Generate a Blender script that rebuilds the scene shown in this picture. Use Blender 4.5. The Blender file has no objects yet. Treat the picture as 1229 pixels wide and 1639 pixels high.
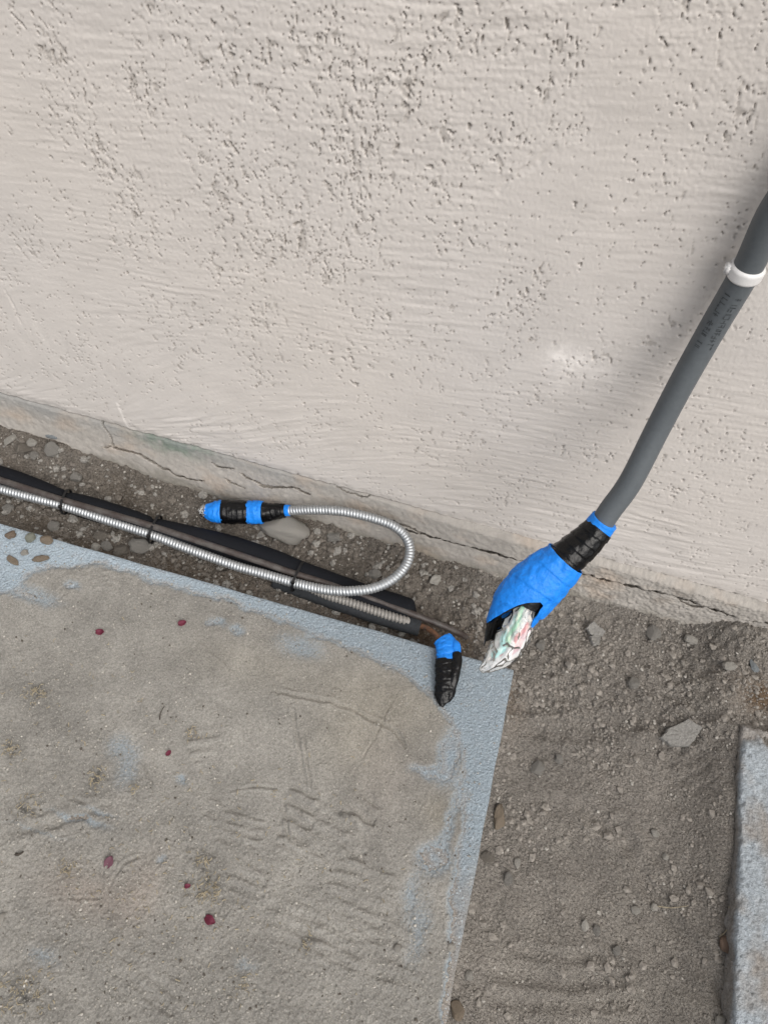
import bpy, bmesh, math, random
import numpy as np
from mathutils import Vector, Matrix

SC = bpy.context.scene
COL = SC.collection

# ------------------------------------------------------------------ camera
cam_data = bpy.data.cameras.new('camera')
cam = bpy.data.objects.new('camera', cam_data)
COL.objects.link(cam)
cx, cy, cz = Vector((0.962019,0.261792,0.077355)), Vector((-0.265065,0.828085,0.493980)), Vector((0.065263,-0.495722,0.866025))
m = Matrix((cx, cy, cz)).transposed().to_4x4()
m.translation = Vector((0.0000,-0.7554,1.4000))
cam.matrix_world = m
cam_data.sensor_fit = 'VERTICAL'
cam_data.sensor_height = 36.0
cam_data.sensor_width = 36.0
cam_data.lens = 26.6870
cam_data.clip_start = 0.02
cam_data.clip_end = 500
SC.camera = cam

# ------------------------------------------------------------------ world, sun, exposure
SUN_DIR = Vector((0.44, -0.46, 0.84)).normalized()      # towards the sun
world = bpy.data.worlds.new('World')
SC.world = world
world.use_nodes = True
wn = world.node_tree.nodes
wl = world.node_tree.links
for n in list(wn):
    wn.remove(n)
sky = wn.new('ShaderNodeTexSky')
sky.sky_type = 'NISHITA'
sky.sun_disc = False
sky.sun_elevation = math.asin(SUN_DIR.z)
sky.sun_rotation = math.atan2(SUN_DIR.x, SUN_DIR.y)
sky.air_density = 1.0
sky.dust_density = 4.0
hs = wn.new('ShaderNodeHueSaturation')
hs.inputs['Saturation'].default_value = 0.35            # thin overcast: a pale sky
bg = wn.new('ShaderNodeBackground')
bg.inputs['Strength'].default_value = 0.085
wo = wn.new('ShaderNodeOutputWorld')
wl.new(sky.outputs[0], hs.inputs['Color'])
wl.new(hs.outputs[0], bg.inputs['Color'])
wl.new(bg.outputs[0], wo.inputs['Surface'])
sun_data = bpy.data.lights.new('sun', 'SUN')
sun_data.energy = 1.3
sun_data.angle = math.radians(58)
sun_data.color = (1.0, 0.96, 0.90)
sun = bpy.data.objects.new('sun', sun_data)
sun.rotation_euler = SUN_DIR.to_track_quat('Z', 'Y').to_euler()
sun.location = (2, -3, 4)
COL.objects.link(sun)
SC.view_settings.view_transform = 'Standard'
SC.view_settings.look = 'None'
SC.view_settings.gamma = 1.0
SC.view_settings.exposure = 0.60
SC.view_settings.use_curve_mapping = False

random.seed(7)
RNG = np.random.default_rng(11)

# ------------------------------------------------------------------ numpy noise
_perms = {}
def _perm(seed):
    if seed not in _perms:
        r = np.random.default_rng(seed + 1000)
        _perms[seed] = (np.concatenate([r.permutation(256)] * 2).astype(np.int32),
                        r.random(256) * 2 * np.pi)
    return _perms[seed]

def perlin(x, y, seed=0):
    x = np.asarray(x, np.float32); y = np.asarray(y, np.float32)
    P, A = _perm(seed)
    gx = np.cos(A).astype(np.float32); gy = np.sin(A).astype(np.float32)
    xf = np.floor(x); yf = np.floor(y)
    xi = xf.astype(np.int32) & 255; yi = yf.astype(np.int32) & 255
    x = x - xf; y = y - yf
    u = x * x * x * (x * (x * 6 - 15) + 10); v = y * y * y * (y * (y * 6 - 15) + 10)
    def g(ix, iy, dx, dy):
        h = P[P[ix & 255] + (iy & 255)]
        return gx[h] * dx + gy[h] * dy
    a = g(xi, yi, x, y); b = g(xi + 1, yi, x - 1, y)
    c = g(xi, yi + 1, x, y - 1); d = g(xi + 1, yi + 1, x - 1, y - 1)
    return ((a + (b - a) * u) + ((c + (d - c) * u) - (a + (b - a) * u)) * v) * 1.5

def fbm(x, y, octv=3, seed=0, gain=0.5, lac=2.03):
    o = 0; a = 1.0
    for i in range(octv):
        o = o + a * perlin(x + 17.3 * i, y - 9.1 * i, seed + i)
        x = x * lac; y = y * lac; a *= gain
    return o

def worley(x, y, seed=0):
    """F1 distance and a random value per cell"""
    x = np.asarray(x, np.float32); y = np.asarray(y, np.float32)
    P, A = _perm(seed)
    R1 = (A / (2 * np.pi)).astype(np.float32); R2 = np.roll(R1, 77)
    xf = np.floor(x).astype(np.int32); yf = np.floor(y).astype(np.int32)
    best = np.full(x.shape, 9, np.float32); idv = np.zeros(x.shape, np.float32)
    for i in (-1, 0, 1):
        for j in (-1, 0, 1):
            h = P[P[(xf + i) & 255] + ((yf + j) & 255)]
            d = np.hypot(xf + i + R1[h] - x, yf + j + R2[h] - y)
            m_ = d < best
            best = np.where(m_, d, best); idv = np.where(m_, R1[(h * 7) & 255], idv)
    return best, idv

def sstep(a, b, x):
    t = np.clip((x - a) / (b - a), 0, 1)
    return t * t * (3 - 2 * t)

def seg_dist(x, y, pts):
    """distance to a polyline and the running length at the nearest point"""
    best = np.full(np.shape(x), 9.0); at = np.zeros(np.shape(x)); run = 0.0
    for (ax, ay), (bx, by) in zip(pts[:-1], pts[1:]):
        dx, dy = bx - ax, by - ay; L = math.hypot(dx, dy)
        t = np.clip(((x - ax) * dx + (y - ay) * dy) / (L * L), 0, 1)
        d = np.hypot(x - ax - t * dx, y - ay - t * dy)
        m_ = d < best
        best = np.where(m_, d, best); at = np.where(m_, run + t * L, at)
        run += L
    return best, at, run

def poly_sd(x, y, pts):
    """signed distance to a closed polygon, positive inside"""
    d, _, _ = seg_dist(x, y, list(pts) + [pts[0]])
    ins = np.zeros(np.shape(x), bool)
    n = len(pts)
    for i in range(n):
        (ax, ay), (bx, by) = pts[i], pts[(i + 1) % n]
        if ay == by: continue
        c = ((ay > y) != (by > y)) & (x < (bx - ax) * (y - ay) / (by - ay) + ax)
        ins ^= c
    return np.where(ins, d, -d)

def blobs(x, y, lst):
    o = np.zeros(np.shape(x))
    for (px, py), rx, ry, w in lst:
        o = o + w * np.exp(-(((x - px) / rx) ** 2 + ((y - py) / ry) ** 2))
    return o

# ------------------------------------------------------------------ object helpers
def tag(o, label=None, cat=None, group=None, kind=None):
    if label: o['label'] = label
    if cat: o['category'] = cat
    if group: o['group'] = group
    if kind: o['kind'] = kind
    return o

def link(name, me, mat, parent=None):
    o = bpy.data.objects.new(name, me)
    COL.objects.link(o)
    if mat is not None:
        me.materials.append(mat)
    if parent is not None:
        o.parent = parent
        o.matrix_parent_inverse = parent.matrix_world.inverted()
    return o

def thing(name, label, cat, loc=(0, 0, 0), group=None):
    o = bpy.data.objects.new(name, None)
    o.empty_display_size = 0.02
    o.location = loc
    o.matrix_world = Matrix.Translation(Vector(loc))
    COL.objects.link(o)
    return tag(o, label, cat, group)

def mesh_np(name, V, F, smooth=True, tint=None):
    """V (n,3), F (m,k) all faces the same size"""
    V = np.ascontiguousarray(V, np.float32); F = np.ascontiguousarray(F, np.int32)
    me = bpy.data.meshes.new(name)
    k = F.shape[1]
    me.vertices.add(len(V)); me.vertices.foreach_set('co', V.ravel())
    me.loops.add(F.size); me.loops.foreach_set('vertex_index', F.ravel())
    me.polygons.add(len(F))
    me.polygons.foreach_set('loop_start', np.arange(0, F.size, k, dtype=np.int32))
    me.polygons.foreach_set('use_smooth', np.full(len(F), smooth))
    if tint is not None:
        a = me.color_attributes.new('tint', 'FLOAT_COLOR', 'POINT')
        c = np.ones((len(V), 4), np.float32); c[:, :3] = tint
        a.data.foreach_set('color', c.ravel())
    me.update(); me.validate()
    return me

def grid_faces(ny, nx, flip=False):
    i = np.arange(ny * nx).reshape(ny, nx)
    q = [i[:-1, :-1], i[:-1, 1:], i[1:, 1:], i[1:, :-1]]
    if flip: q = q[::-1]
    return np.stack([a.ravel() for a in q], 1)

def catmull(pts, step):
    P = np.array(pts, float)
    P = np.vstack([2 * P[0] - P[1], P, 2 * P[-1] - P[-2]])
    out = []
    for i in range(1, len(P) - 2):
        p0, p1, p2, p3 = P[i - 1:i + 3]
        n = max(2, int(np.linalg.norm((p2 - p1)[:3]) / step))
        t = np.linspace(0, 1, n, endpoint=False)[:, None]
        out.append(0.5 * ((2 * p1) + (p2 - p0) * t + (2 * p0 - 5 * p1 + 4 * p2 - p3) * t ** 2
                          + (-p0 + 3 * p1 - 3 * p2 + p3) * t ** 3))
    out.append(P[-2][None])
    return np.vstack(out)

def resample(P, step):
    d = np.r_[0, np.cumsum(np.linalg.norm(np.diff(P[:, :3], axis=0), axis=1))]
    n = max(3, int(d[-1] / step) + 1)
    s = np.linspace(0, d[-1], n)
    return np.stack([np.interp(s, d, P[:, k]) for k in range(P.shape[1])], 1), s

def frames(P, ref):
    T = np.gradient(P, axis=0)
    T /= np.linalg.norm(T, axis=1)[:, None]
    ref = np.array(ref, float)
    U = ref - T.dot(ref)[:, None] * T
    U /= np.linalg.norm(U, axis=1)[:, None]
    S = np.cross(T, U)
    return T, S, U

def sweep(name, P, rad, segs=16, ref=(0, 0, 1), squash=1.0, caps=True, closed=False):
    """tube along P; rad(s_index array, theta array) -> radius grid"""
    T, S, U = frames(P, ref)
    n = len(P)
    th = np.linspace(0, 2 * np.pi, segs, endpoint=False)
    R = rad(np.arange(n)[:, None], th[None, :]) * np.ones((n, segs))
    V = P[:, None, :] + S[:, None, :] * (R * np.cos(th))[..., None] + U[:, None, :] * (R * np.sin(th) * squash)[..., None]
    V = V.reshape(-1, 3)
    i = np.arange(n * segs).reshape(n, segs)
    j = np.roll(i, -1, 1)
    F = np.stack([i[:-1].ravel(), j[:-1].ravel(), j[1:].ravel(), i[1:].ravel()], 1)
    if caps:
        V = np.vstack([V, P[:1], P[-1:]])
        c0, c1 = n * segs, n * segs + 1
        F = np.vstack([F, np.stack([j[0], i[0], np.full(segs, c0), np.full(segs, c0)], 1),
                       np.stack([i[-1], j[-1], np.full(segs, c1), np.full(segs, c1)], 1)])
        quads = F[:-2 * segs]; tris = F[-2 * segs:, :3]
        me = bpy.data.meshes.new(name)
        me.from_pydata(V.tolist(), [], quads.tolist() + tris.tolist())
        me.polygons.foreach_set('use_smooth', [True] * len(me.polygons))
        me.update()
        return me
    return mesh_np(name, V, F)

def loft(name, secs, segs=48, e2=(0.1, -0.5, 0.85), step=0.002, wrinkle=0.0, wf=(60, 3), seed=0,
         send=None, fold=None, caps=True, lap=None):
    """secs rows: x,y,z,a,b ; a = half width, b = half thickness along e2; send(theta)-> fraction of length"""
    P = catmull(secs, step)
    P, s = resample(P, step)
    T, S, U = frames(P[:, :3], e2)
    n = len(P); th = np.linspace(0, 2 * np.pi, segs, endpoint=False)
    L = s[-1]
    fr = np.ones(segs) if send is None else send(th)
    sg = (np.linspace(0, 1, n)[:, None] * fr[None, :]) * (n - 1)
    i0 = np.clip(np.floor(sg).astype(int), 0, n - 2); f_ = (sg - i0)[..., None]
    def pick(A): return A[i0] * (1 - f_) + A[i0 + 1] * f_
    a = pick(P[:, 3:4]); b = pick(P[:, 4:5])
    if wrinkle:
        w = fbm(sg * L / n * wf[0] + 0.6 * np.cos(th)[None] * wf[1] * 0.3, np.cos(th)[None] * wf[1] + sg * 0.004, 2, seed) \
            + fbm(sg * L / n * wf[0] * 0.8, np.sin(th)[None] * wf[1] + 5, 2, seed + 5)
        w = -np.abs(w) + 0.25 if fold else w
        k = (1 + wrinkle * w)[..., None]
        a = a * k; b = b * k
    if lap:
        a = a + lap[1] * ((sg * L / n / lap[0] + th[None] / (2 * np.pi)) % 1.0)[..., None]; b = b + lap[1] * ((sg * L / n / lap[0] + th[None] / (2 * np.pi)) % 1.0)[..., None]
    V = pick(P[:, :3]) + pick(S) * a * np.cos(th)[None, :, None] + pick(U) * b * np.sin(th)[None, :, None]
    V = V.reshape(-1, 3)
    i = np.arange(n * segs).reshape(n, segs); j = np.roll(i, -1, 1)
    F = np.stack([i[:-1].ravel(), j[:-1].ravel(), j[1:].ravel(), i[1:].ravel()], 1).tolist()
    if caps:
        F += [list(i[0][::-1]), list(i[-1])]
    me = bpy.data.meshes.new(name)
    me.from_pydata(V.tolist(), [], F)
    me.polygons.foreach_set('use_smooth', [True] * len(me.polygons))
    me.update()
    return me

# ------------------------------------------------------------------ materials
def mat(name, base, rough=0.8, metal=0.0, var=0.0, vscale=40, bump=0.0, bscale=400, bdist=0.001, tint=False,
        col2=None, coat=0.0, spec=0.5, detail=4, bump2=None, speckle=None):
    M = bpy.data.materials.new(name); M.use_nodes = True
    nt = M.node_tree; N = nt.nodes; Lk = nt.links
    b = N['Principled BSDF']
    b.inputs['Roughness'].default_value = rough
    b.inputs['Metallic'].default_value = metal
    b.inputs['Specular IOR Level'].default_value = spec
    b.inputs['Coat Weight'].default_value = coat
    tc = N.new('ShaderNodeTexCoord')
    rgb = N.new('ShaderNodeRGB'); rgb.outputs[0].default_value = (*base, 1)
    cur = rgb.outputs[0]
    def noise(sc, det=detail, r=0.6):
        t = N.new('ShaderNodeTexNoise'); t.inputs['Scale'].default_value = sc
        t.inputs['Detail'].default_value = det; t.inputs['Roughness'].default_value = r
        Lk.new(tc.outputs['Object'], t.inputs['Vector']); return t
    if tint:
        at = N.new('ShaderNodeVertexColor'); at.layer_name = 'tint'
        mx = N.new('ShaderNodeMix'); mx.data_type = 'RGBA'; mx.blend_type = 'MULTIPLY'; mx.inputs[0].default_value = 1
        Lk.new(cur, mx.inputs[6]); Lk.new(at.outputs[0], mx.inputs[7]); cur = mx.outputs[2]
    if col2 is not None:
        t = noise(vscale); rp = N.new('ShaderNodeValToRGB')
        rp.color_ramp.elements[0].position = 0.42; rp.color_ramp.elements[1].position = 0.62
        Lk.new(t.outputs[0], rp.inputs[0])
        mx = N.new('ShaderNodeMix'); mx.data_type = 'RGBA'
        Lk.new(rp.outputs[0], mx.inputs[0]); Lk.new(cur, mx.inputs[6]); mx.inputs[7].default_value = (*col2, 1)
        cur = mx.outputs[2]
    if var:
        t = noise(vscale * 2.7, 6, 0.7)
        mr = N.new('ShaderNodeMapRange'); mr.inputs[1].default_value = 0.3; mr.inputs[2].default_value = 0.7
        mr.inputs[3].default_value = 1 - var; mr.inputs[4].default_value = 1 + var
        Lk.new(t.outputs[0], mr.inputs[0])
        mx = N.new('ShaderNodeMix'); mx.data_type = 'RGBA'; mx.blend_type = 'MULTIPLY'; mx.inputs[0].default_value = 1
        Lk.new(cur, mx.inputs[6]); Lk.new(mr.outputs[0], mx.inputs[7]); cur = mx.outputs[2]
    if speckle:
        sc, amt, c = speckle
        t = noise(sc, 1, 0.5); rp = N.new('ShaderNodeValToRGB')
        rp.color_ramp.elements[0].position = 0.64; rp.color_ramp.elements[1].position = 0.70
        Lk.new(t.outputs[0], rp.inputs[0])
        ml = N.new('ShaderNodeMath'); ml.operation = 'MULTIPLY'; ml.inputs[1].default_value = amt
        Lk.new(rp.outputs[0], ml.inputs[0])
        mx = N.new('ShaderNodeMix'); mx.data_type = 'RGBA'
        Lk.new(ml.outputs[0], mx.inputs[0]); Lk.new(cur, mx.inputs[6]); mx.inputs[7].default_value = (*c, 1)
        cur = mx.outputs[2]
    Lk.new(cur, b.inputs['Base Color'])
    if bump:
        t = noise(bscale, 3, 0.65); bp = N.new('ShaderNodeBump')
        bp.inputs['Strength'].default_value = bump; bp.inputs['Distance'].default_value = bdist
        Lk.new(t.outputs[0], bp.inputs['Height'])
        last = bp
        if bump2:
            t2 = noise(bump2[0], 2, 0.5); b2 = N.new('ShaderNodeBump')
            b2.inputs['Strength'].default_value = bump2[1]; b2.inputs['Distance'].default_value = bump2[2]
            Lk.new(t2.outputs[0], b2.inputs['Height']); Lk.new(bp.outputs[0], b2.inputs['Normal']); last = b2
        Lk.new(last.outputs[0], b.inputs['Normal'])
    return M

M_STUCCO = mat('stucco_paint', (0.708, 0.664, 0.624), 0.75, var=0.03, vscale=9, bump=0.35, bscale=700, bdist=0.0006, spec=0.25, tint=True)
M_FOOT = mat('foundation_plaster', (0.38, 0.355, 0.325), 0.9, var=0.12, vscale=30, bump=0.5, bscale=420, bdist=0.0012, tint=True, spec=0.2)
M_DIRT = mat('dry_soil', (0.246, 0.226, 0.202), 0.97, var=0.42, vscale=85, bump=1.0, bscale=230, bdist=0.0085, tint=True, spec=0.1,
             bump2=(520, 1.0, 0.0032), speckle=(300, 0.45, (0.34, 0.325, 0.30)))
M_CLOD = mat('soil_clods', (0.244, 0.224, 0.200), 0.97, var=0.40, vscale=60, bump=0.7, bscale=900, bdist=0.001, spec=0.1)
M_CRUMB = mat('dark_soil_crumb', (0.10, 0.088, 0.075), 0.95, var=0.3, vscale=60, spec=0.1)
M_DAMP = mat('damp_soil_clods', (0.155, 0.138, 0.120), 0.95, var=0.40, vscale=60, bump=0.7, bscale=900, bdist=0.001, spec=0.15)
M_GRIT = mat('sand_grit', (0.315, 0.300, 0.270), 0.9, var=0.5, vscale=60, spec=0.2)
M_PAD = mat('pad_coating', (0.335, 0.398, 0.450), 0.75, var=0.24, vscale=110, bump=1.0, bscale=230, bdist=0.0095, tint=True, spec=0.25,
            speckle=(330, 0.75, (0.58, 0.66, 0.72)))
M_MUD = mat('dried_mud', (0.262, 0.252, 0.231), 0.95, var=0.36, vscale=120, bump=0.8, bscale=420, bdist=0.0022, tint=True, spec=0.12,
            bump2=(900, 0.6, 0.0012), speckle=(380, 0.42, (0.46, 0.44, 0.40)))
M_KERB = mat('kerb_concrete', (0.33, 0.365, 0.395), 0.9, var=0.32, vscale=60, bump=1.0, bscale=160, bdist=0.007, tint=True, spec=0.2)
M_GALV = mat('galvanised_steel', (0.50, 0.52, 0.535), 0.5, metal=0.85, var=0.22, vscale=45)
M_FOAM = mat('black_foam', (0.008, 0.009, 0.012), 0.8, bump=0.25, bscale=600, bdist=0.0006, spec=0.18)
M_FOAM_GREY = mat('dusty_foam', (0.030, 0.033, 0.037), 0.85, var=0.3, vscale=60, bump=0.25, bscale=600, bdist=0.0006, spec=0.3)
M_PIPE_BROWN = mat('dusty_cable_jacket', (0.050, 0.038, 0.034), 0.5, var=0.25, vscale=40, col2=(0.085, 0.076, 0.070))
M_STUB = mat('dusty_steel', (0.30, 0.285, 0.265), 0.6, metal=0.35, var=0.25, vscale=60)
M_COPPER = mat('dull_copper', (0.30, 0.155, 0.09), 0.55, metal=0.5, var=0.3, vscale=90, col2=(0.13, 0.10, 0.085))
M_TIE = mat('black_nylon', (0.008, 0.008, 0.009), 0.4)
M_BLUE = mat('blue_tape', (0.010, 0.225, 0.80), 0.5, var=0.14, vscale=50, bump=0.7, bscale=75, bdist=0.0045, spec=0.35)
M_BTAPE = mat('black_tape', (0.0035, 0.0035, 0.004), 0.26, bump=0.45, bscale=70, bdist=0.004, spec=0.30)
M_CONDUIT = mat('grey_conduit_jacket', (0.105, 0.118, 0.128), 0.5, var=0.08, vscale=60, spec=0.4, bump=0.06, bscale=500, bdist=0.0003)
M_PRINT = mat('print_ink', (0.055, 0.062, 0.068), 0.6)
M_BAND = mat('white_plastic', (0.72, 0.71, 0.70), 0.4, var=0.06, vscale=90)
M_PETAL = mat('magenta_petal', (0.115, 0.010, 0.030), 0.7, var=0.5, vscale=200)
M_PETAL2 = mat('faded_petal', (0.115, 0.045, 0.065), 0.75, var=0.25, vscale=200)
M_STRAW = mat('dry_straw', (0.36, 0.31, 0.22), 0.9, var=0.4, vscale=90)
M_TWIG = mat('dark_twig', (0.06, 0.05, 0.04), 0.9, var=0.3, vscale=90)
M_GREEN = mat('green_wire', (0.10, 0.50, 0.26), 0.4)
M_RED = mat('red_wire', (0.62, 0.04, 0.07), 0.4)
M_PINK = mat('pink_wire', (0.70, 0.40, 0.46), 0.4)
M_WHITE = mat('white_wire', (0.75, 0.75, 0.76), 0.4)
M_CYAN = mat('pale_blue_wire', (0.25, 0.72, 0.70), 0.4)
M_CLEAR = bpy.data.materials.new('clear_plastic_film'); M_CLEAR.use_nodes = True
_n = M_CLEAR.node_tree.nodes; _l = M_CLEAR.node_tree.links
_b = _n['Principled BSDF']
_b.inputs['Base Color'].default_value = (0.90, 0.92, 0.93, 1)
_b.inputs['Roughness'].default_value = 0.06
_b.inputs['Specular IOR Level'].default_value = 0.8
_b.inputs['Thin Film Thickness'].default_value = 420
_b.inputs['Thin Film IOR'].default_value = 1.45
_tr = _n.new('ShaderNodeBsdfTransparent'); _mx = _n.new('ShaderNodeMixShader')
_mx.inputs[0].default_value = 0.33
_gl = _n.new('ShaderNodeBsdfGlossy'); _gl.inputs['Roughness'].default_value = 0.16
_fr = _n.new('ShaderNodeFresnel'); _fr.inputs['IOR'].default_value = 1.38
_m2 = _n.new('ShaderNodeMixShader')
_l.new(_tr.outputs[0], _mx.inputs[1]); _l.new(_b.outputs[0], _mx.inputs[2])
_l.new(_fr.outputs[0], _m2.inputs[0]); _l.new(_mx.outputs[0], _m2.inputs[1]); _l.new(_gl.outputs[0], _m2.inputs[2])
_l.new(_m2.outputs[0], _n['Material Output'].inputs['Surface'])

def stone_mat(name, c, v=0.2, c2=None):
    return mat(name, c, 0.9, var=v, vscale=70, bump=0.9, bscale=220, bdist=0.004, spec=0.2, col2=c2)
M_ST = {'grey': stone_mat('grey_stone', (0.275, 0.262, 0.240), 0.35), 'pale': stone_mat('pale_stone', (0.40, 0.38, 0.345), 0.3),
        'tan': stone_mat('tan_stone', (0.33, 0.265, 0.195), 0.35, (0.23, 0.195, 0.16)), 'orange': stone_mat('orange_stone', (0.27, 0.200, 0.145), 0.4, (0.24, 0.20, 0.165)),
        'green': stone_mat('greenish_stone', (0.27, 0.28, 0.235), 0.3), 'dark': stone_mat('dark_stone', (0.20, 0.18, 0.155), 0.3),
        'blue': stone_mat('bluish_stone', (0.29, 0.315, 0.33)), 'brown': stone_mat('brown_stone', (0.23, 0.165, 0.125)),
        'white': stone_mat('white_stone', (0.50, 0.475, 0.43)), 'chip': stone_mat('concrete_chip', (0.235, 0.228, 0.214), 0.25)}

# ------------------------------------------------------------------ setting constants
STUCCO_Z = 0.130
PAD_Z = 0.060
PAD_X, PAD_Y = 0.217, -0.238            # right edge, back edge
KERB_X, KERB_Z, KERB_Y = 0.636, 0.072, -0.215

def grow(start, first, ratio, limit):
    o = []; d = first; x = start
    while abs(x - start) < limit:
        x += d; o.append(x); d *= ratio
    return o

# ------------------------------------------------------------------ the stucco wall
def wall_height(x, z):
    """outward relief of the stucco, metres"""
    low = sstep(0.50, 0.16, z)
    s = z - x * (0.16 + 0.30 * low * sstep(0.5, -0.3, x)) + 0.010 * perlin(x * 4, z * 5, 3)
    t = x + 0.2 * z
    env = 0.55 + 0.6 * fbm(x * 5, z * 6, 2, 21)
    st = perlin(t * 16, s * 150, 5) + 0.6 * perlin(t * 30, s * 290, 6)
    st2 = perlin(t * 11, s * 75, 7)
    h = (0.00055 + 0.0004 * low) * st * np.clip(env, 0.35, 1.4) + (0.00040 + 0.0010 * low) * st2 * np.clip(env, 0.2, 1.4)
    h = h + 0.00022 * fbm(x * 330, z * 330, 2, 31) + 0.0012 * fbm(x * 4, z * 4, 2, 33)
    # torn trowel pits
    dens = blobs(x, z, PITS)
    cl = fbm(x * 13, z * 11, 2, 41)
    wx = x + 0.22 * z + 0.03 * perlin(x * 6, z * 6, 54) + 0.005 * perlin(x * 60, z * 60, 42); wz = z + 0.006 * perlin(x * 60 + 9, z * 60, 43) + 0.002 * perlin(x * 200, z * 200, 45)
    dn = 0.95 * np.tanh(1.05 * dens + 0.08)
    # torn patches: the top coat dragged away, rough inside, sharp ragged rim
    a = fbm(wx * 78, wz * 46, 4, 44, gain=0.66)
    thr = 0.98 - 0.52 * dn - 0.34 * np.clip(cl, -0.8, 0.9)
    p = sstep(thr, thr + 0.07, a)
    # deep ragged holes, mostly in and beside the torn patches
    b = fbm(wx * 240, wz * 112, 3, 48, gain=0.66)
    rim = np.exp(-((a - thr) / 0.16) ** 2)
    thr2 = 1.00 - 0.28 * dn - 0.24 * np.clip(cl, -0.8, 0.9) - 0.34 * rim
    p2 = sstep(thr2, thr2 + 0.09, b)
    # pinholes
    c3 = fbm(wx * 300, wz * 170, 2, 52, gain=0.6)
    thr3 = 0.92 - 0.14 * dn - 0.2 * np.clip(cl, -0.8, 0.9)
    p3 = sstep(thr3, thr3 + 0.10, c3)
    edge = sstep(thr - 0.22, thr - 0.02, a) * (1 - p) * sstep(0.1, 0.5, dn)
    h = h + p * (-0.0008 + 0.0007 * fbm(x * 240, z * 210, 2, 50)) - 0.0030 * p2 - 0.0018 * p3 * (1 - p2)
    h = h + 0.00035 * np.clip(dn + 0.35, 0, 1) * fbm(x * 190, z * 230, 3, 53)
    bare = np.clip(0.95 * p2 + 0.75 * p3 + 0.46 * p, 0, 1)      # weight of the darker grey tint in holes, pinholes and torn patches
    # gouged crescent scrape and a line of scratches
    for pts, w, d in SCRAPES:
        dd, at, L = seg_dist(x + 0.003 * perlin(x * 45, z * 45, 61), z + 0.003 * perlin(x * 50, z * 50, 62), pts)
        h = h - d * sstep(w, w * 0.25, dd) * (0.6 + 0.5 * perlin(x * 90, z * 90, 63))
    return h, bare

PITS = [((-0.5375,0.8710), .035, .10, .75), ((-0.5320,0.7786), .03, .06, .7), ((-0.5159,0.6494), .03, .05, 1.0), ((-0.5237,0.6935), .03, .02, .7),
        ((-0.4482,0.8626), .08, .06, .45), ((-0.3814,0.9518), .06, .04, .7), ((-0.2806,0.9227), .07, .06, .75), ((-0.2260,0.9669), .05, .05, .75),
        ((-0.1824,0.8975), .09, .05, .95), ((-0.3077,0.8279), .10, .05, .85), ((-0.2009,0.8315), .10, .06, .85), ((-0.1240,0.9832), .06, .05, .8),
        ((-0.0980,0.9386), .05, .04, .75), ((-0.0591,1.0034), .05, .035, .9), ((-0.0146,1.0187), .025, .03, 1.0), ((-0.0083,0.9727), .04, .03, 1.15),
        ((-0.0273,0.9182), .04, .03, .9), ((0.0398,0.9385), .02, .02, 1.0), ((-0.0976,0.8429), .06, .04, .8), ((-0.2964,0.7435), .10, .06, .9),
        ((-0.3908,0.7262), .08, .04, .85), ((-0.1953,0.6938), .09, .06, .75), ((-0.3570,0.6319), .09, .06, .75), ((-0.3268,0.5313), .09, .06, .6),
        ((-0.4758,0.4788), .07, .05, .55), ((-0.1339,0.5736), .10, .06, .4), ((0.1105,1.0667), .04, .03, 1.0), ((0.1545,1.0709), .03, .03, 1.1),
        ((0.1480,1.0093), .04, .02, .9), ((0.1794,1.0047), .02, .03, .9), ((0.0903,1.0495), .02, .02, .9), ((0.1746,0.9242), .04, .03, .6),
        ((0.0483,0.6975), .07, .04, .55), ((0.1534,0.6532), .05, .04, .6), ((0.1547,0.7441), .04, .03, .4), ((-0.7042,0.5823), .05, .04, .6),
        ((-0.7534,0.3501), .06, .04, .5), ((0.3750,0.5194), .08, .05, .55), ((0.3470,0.3806), .07, .04, .4), ((-0.0922,0.3424), .10, .04, .35),
        ((-0.2248,0.2231), .05, .03, .5), ((-0.5705,0.3855), .06, .04, .45), ((0.0073,0.5163), .08, .05, .3), ((-0.7499,0.2503), .1, .05, .3),
        ((0.2350,0.8797), .05, .05, -.3), ((0.0748,0.9671), .06, .09, -.35), ((0.1621,0.8056), .07, .05, -.3), ((-0.6050,0.7856), .05, .12, -.3)]
SCRAPES = [([(-0.0295,0.8493), (-0.0218,0.8635), (-0.0073,0.8768), (0.0061,0.8926), (0.0170,0.9153)], .006, .0018),
           ([(-0.7730,0.4539), (-0.7731,0.3773)], .0022, .0022)]
PITS += [((-0.5542,0.9085), .012, .012, 1.1), ((-0.5504,0.8905), .012, .012, 1.2), ((-0.5429,0.8683), .012, .014, 1.3), ((-0.5379,0.8490), .010, .010, 1.2), ((-0.5337,0.8256), .009, .012, 1.3), ((-0.5308,0.7832), .010, .014, 1.2), ((-0.5303,0.7439), .010, .012, 1.1), ((-0.5236,0.6363), .014, .02, .8)]

nu, nv = 790, 520
v = np.linspace(0, 1, nv)
# rows: fine spacing where the wall is nearest to the viewer
zrow = STUCCO_Z + (1.14 - STUCCO_Z) * (1 - (1 - v) ** 1.35)
zrow = np.r_[zrow, grow(1.14, 0.004, 1.25, 2.2)]
u = np.linspace(0, 1, nu)
lo = np.interp(zrow, [0.13, 0.30, 1.14, 3.5], [-0.98, -0.93, -0.66, -0.66])
hi = np.interp(zrow, [0.13, 0.30, 1.14, 3.5], [0.70, 0.60, 0.26, 0.26])
XX = lo[:, None] + (hi - lo)[:, None] * u[None, :]
gl = np.array(grow(0, 0.004, 1.22, 4.0))
XX = np.hstack([lo[:, None] - gl[::-1][None], XX, hi[:, None] + gl[None]])
ZZ = np.repeat(zrow[:, None], XX.shape[1], 1)
HH, PIT_TINT = wall_height(XX, ZZ)
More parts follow.
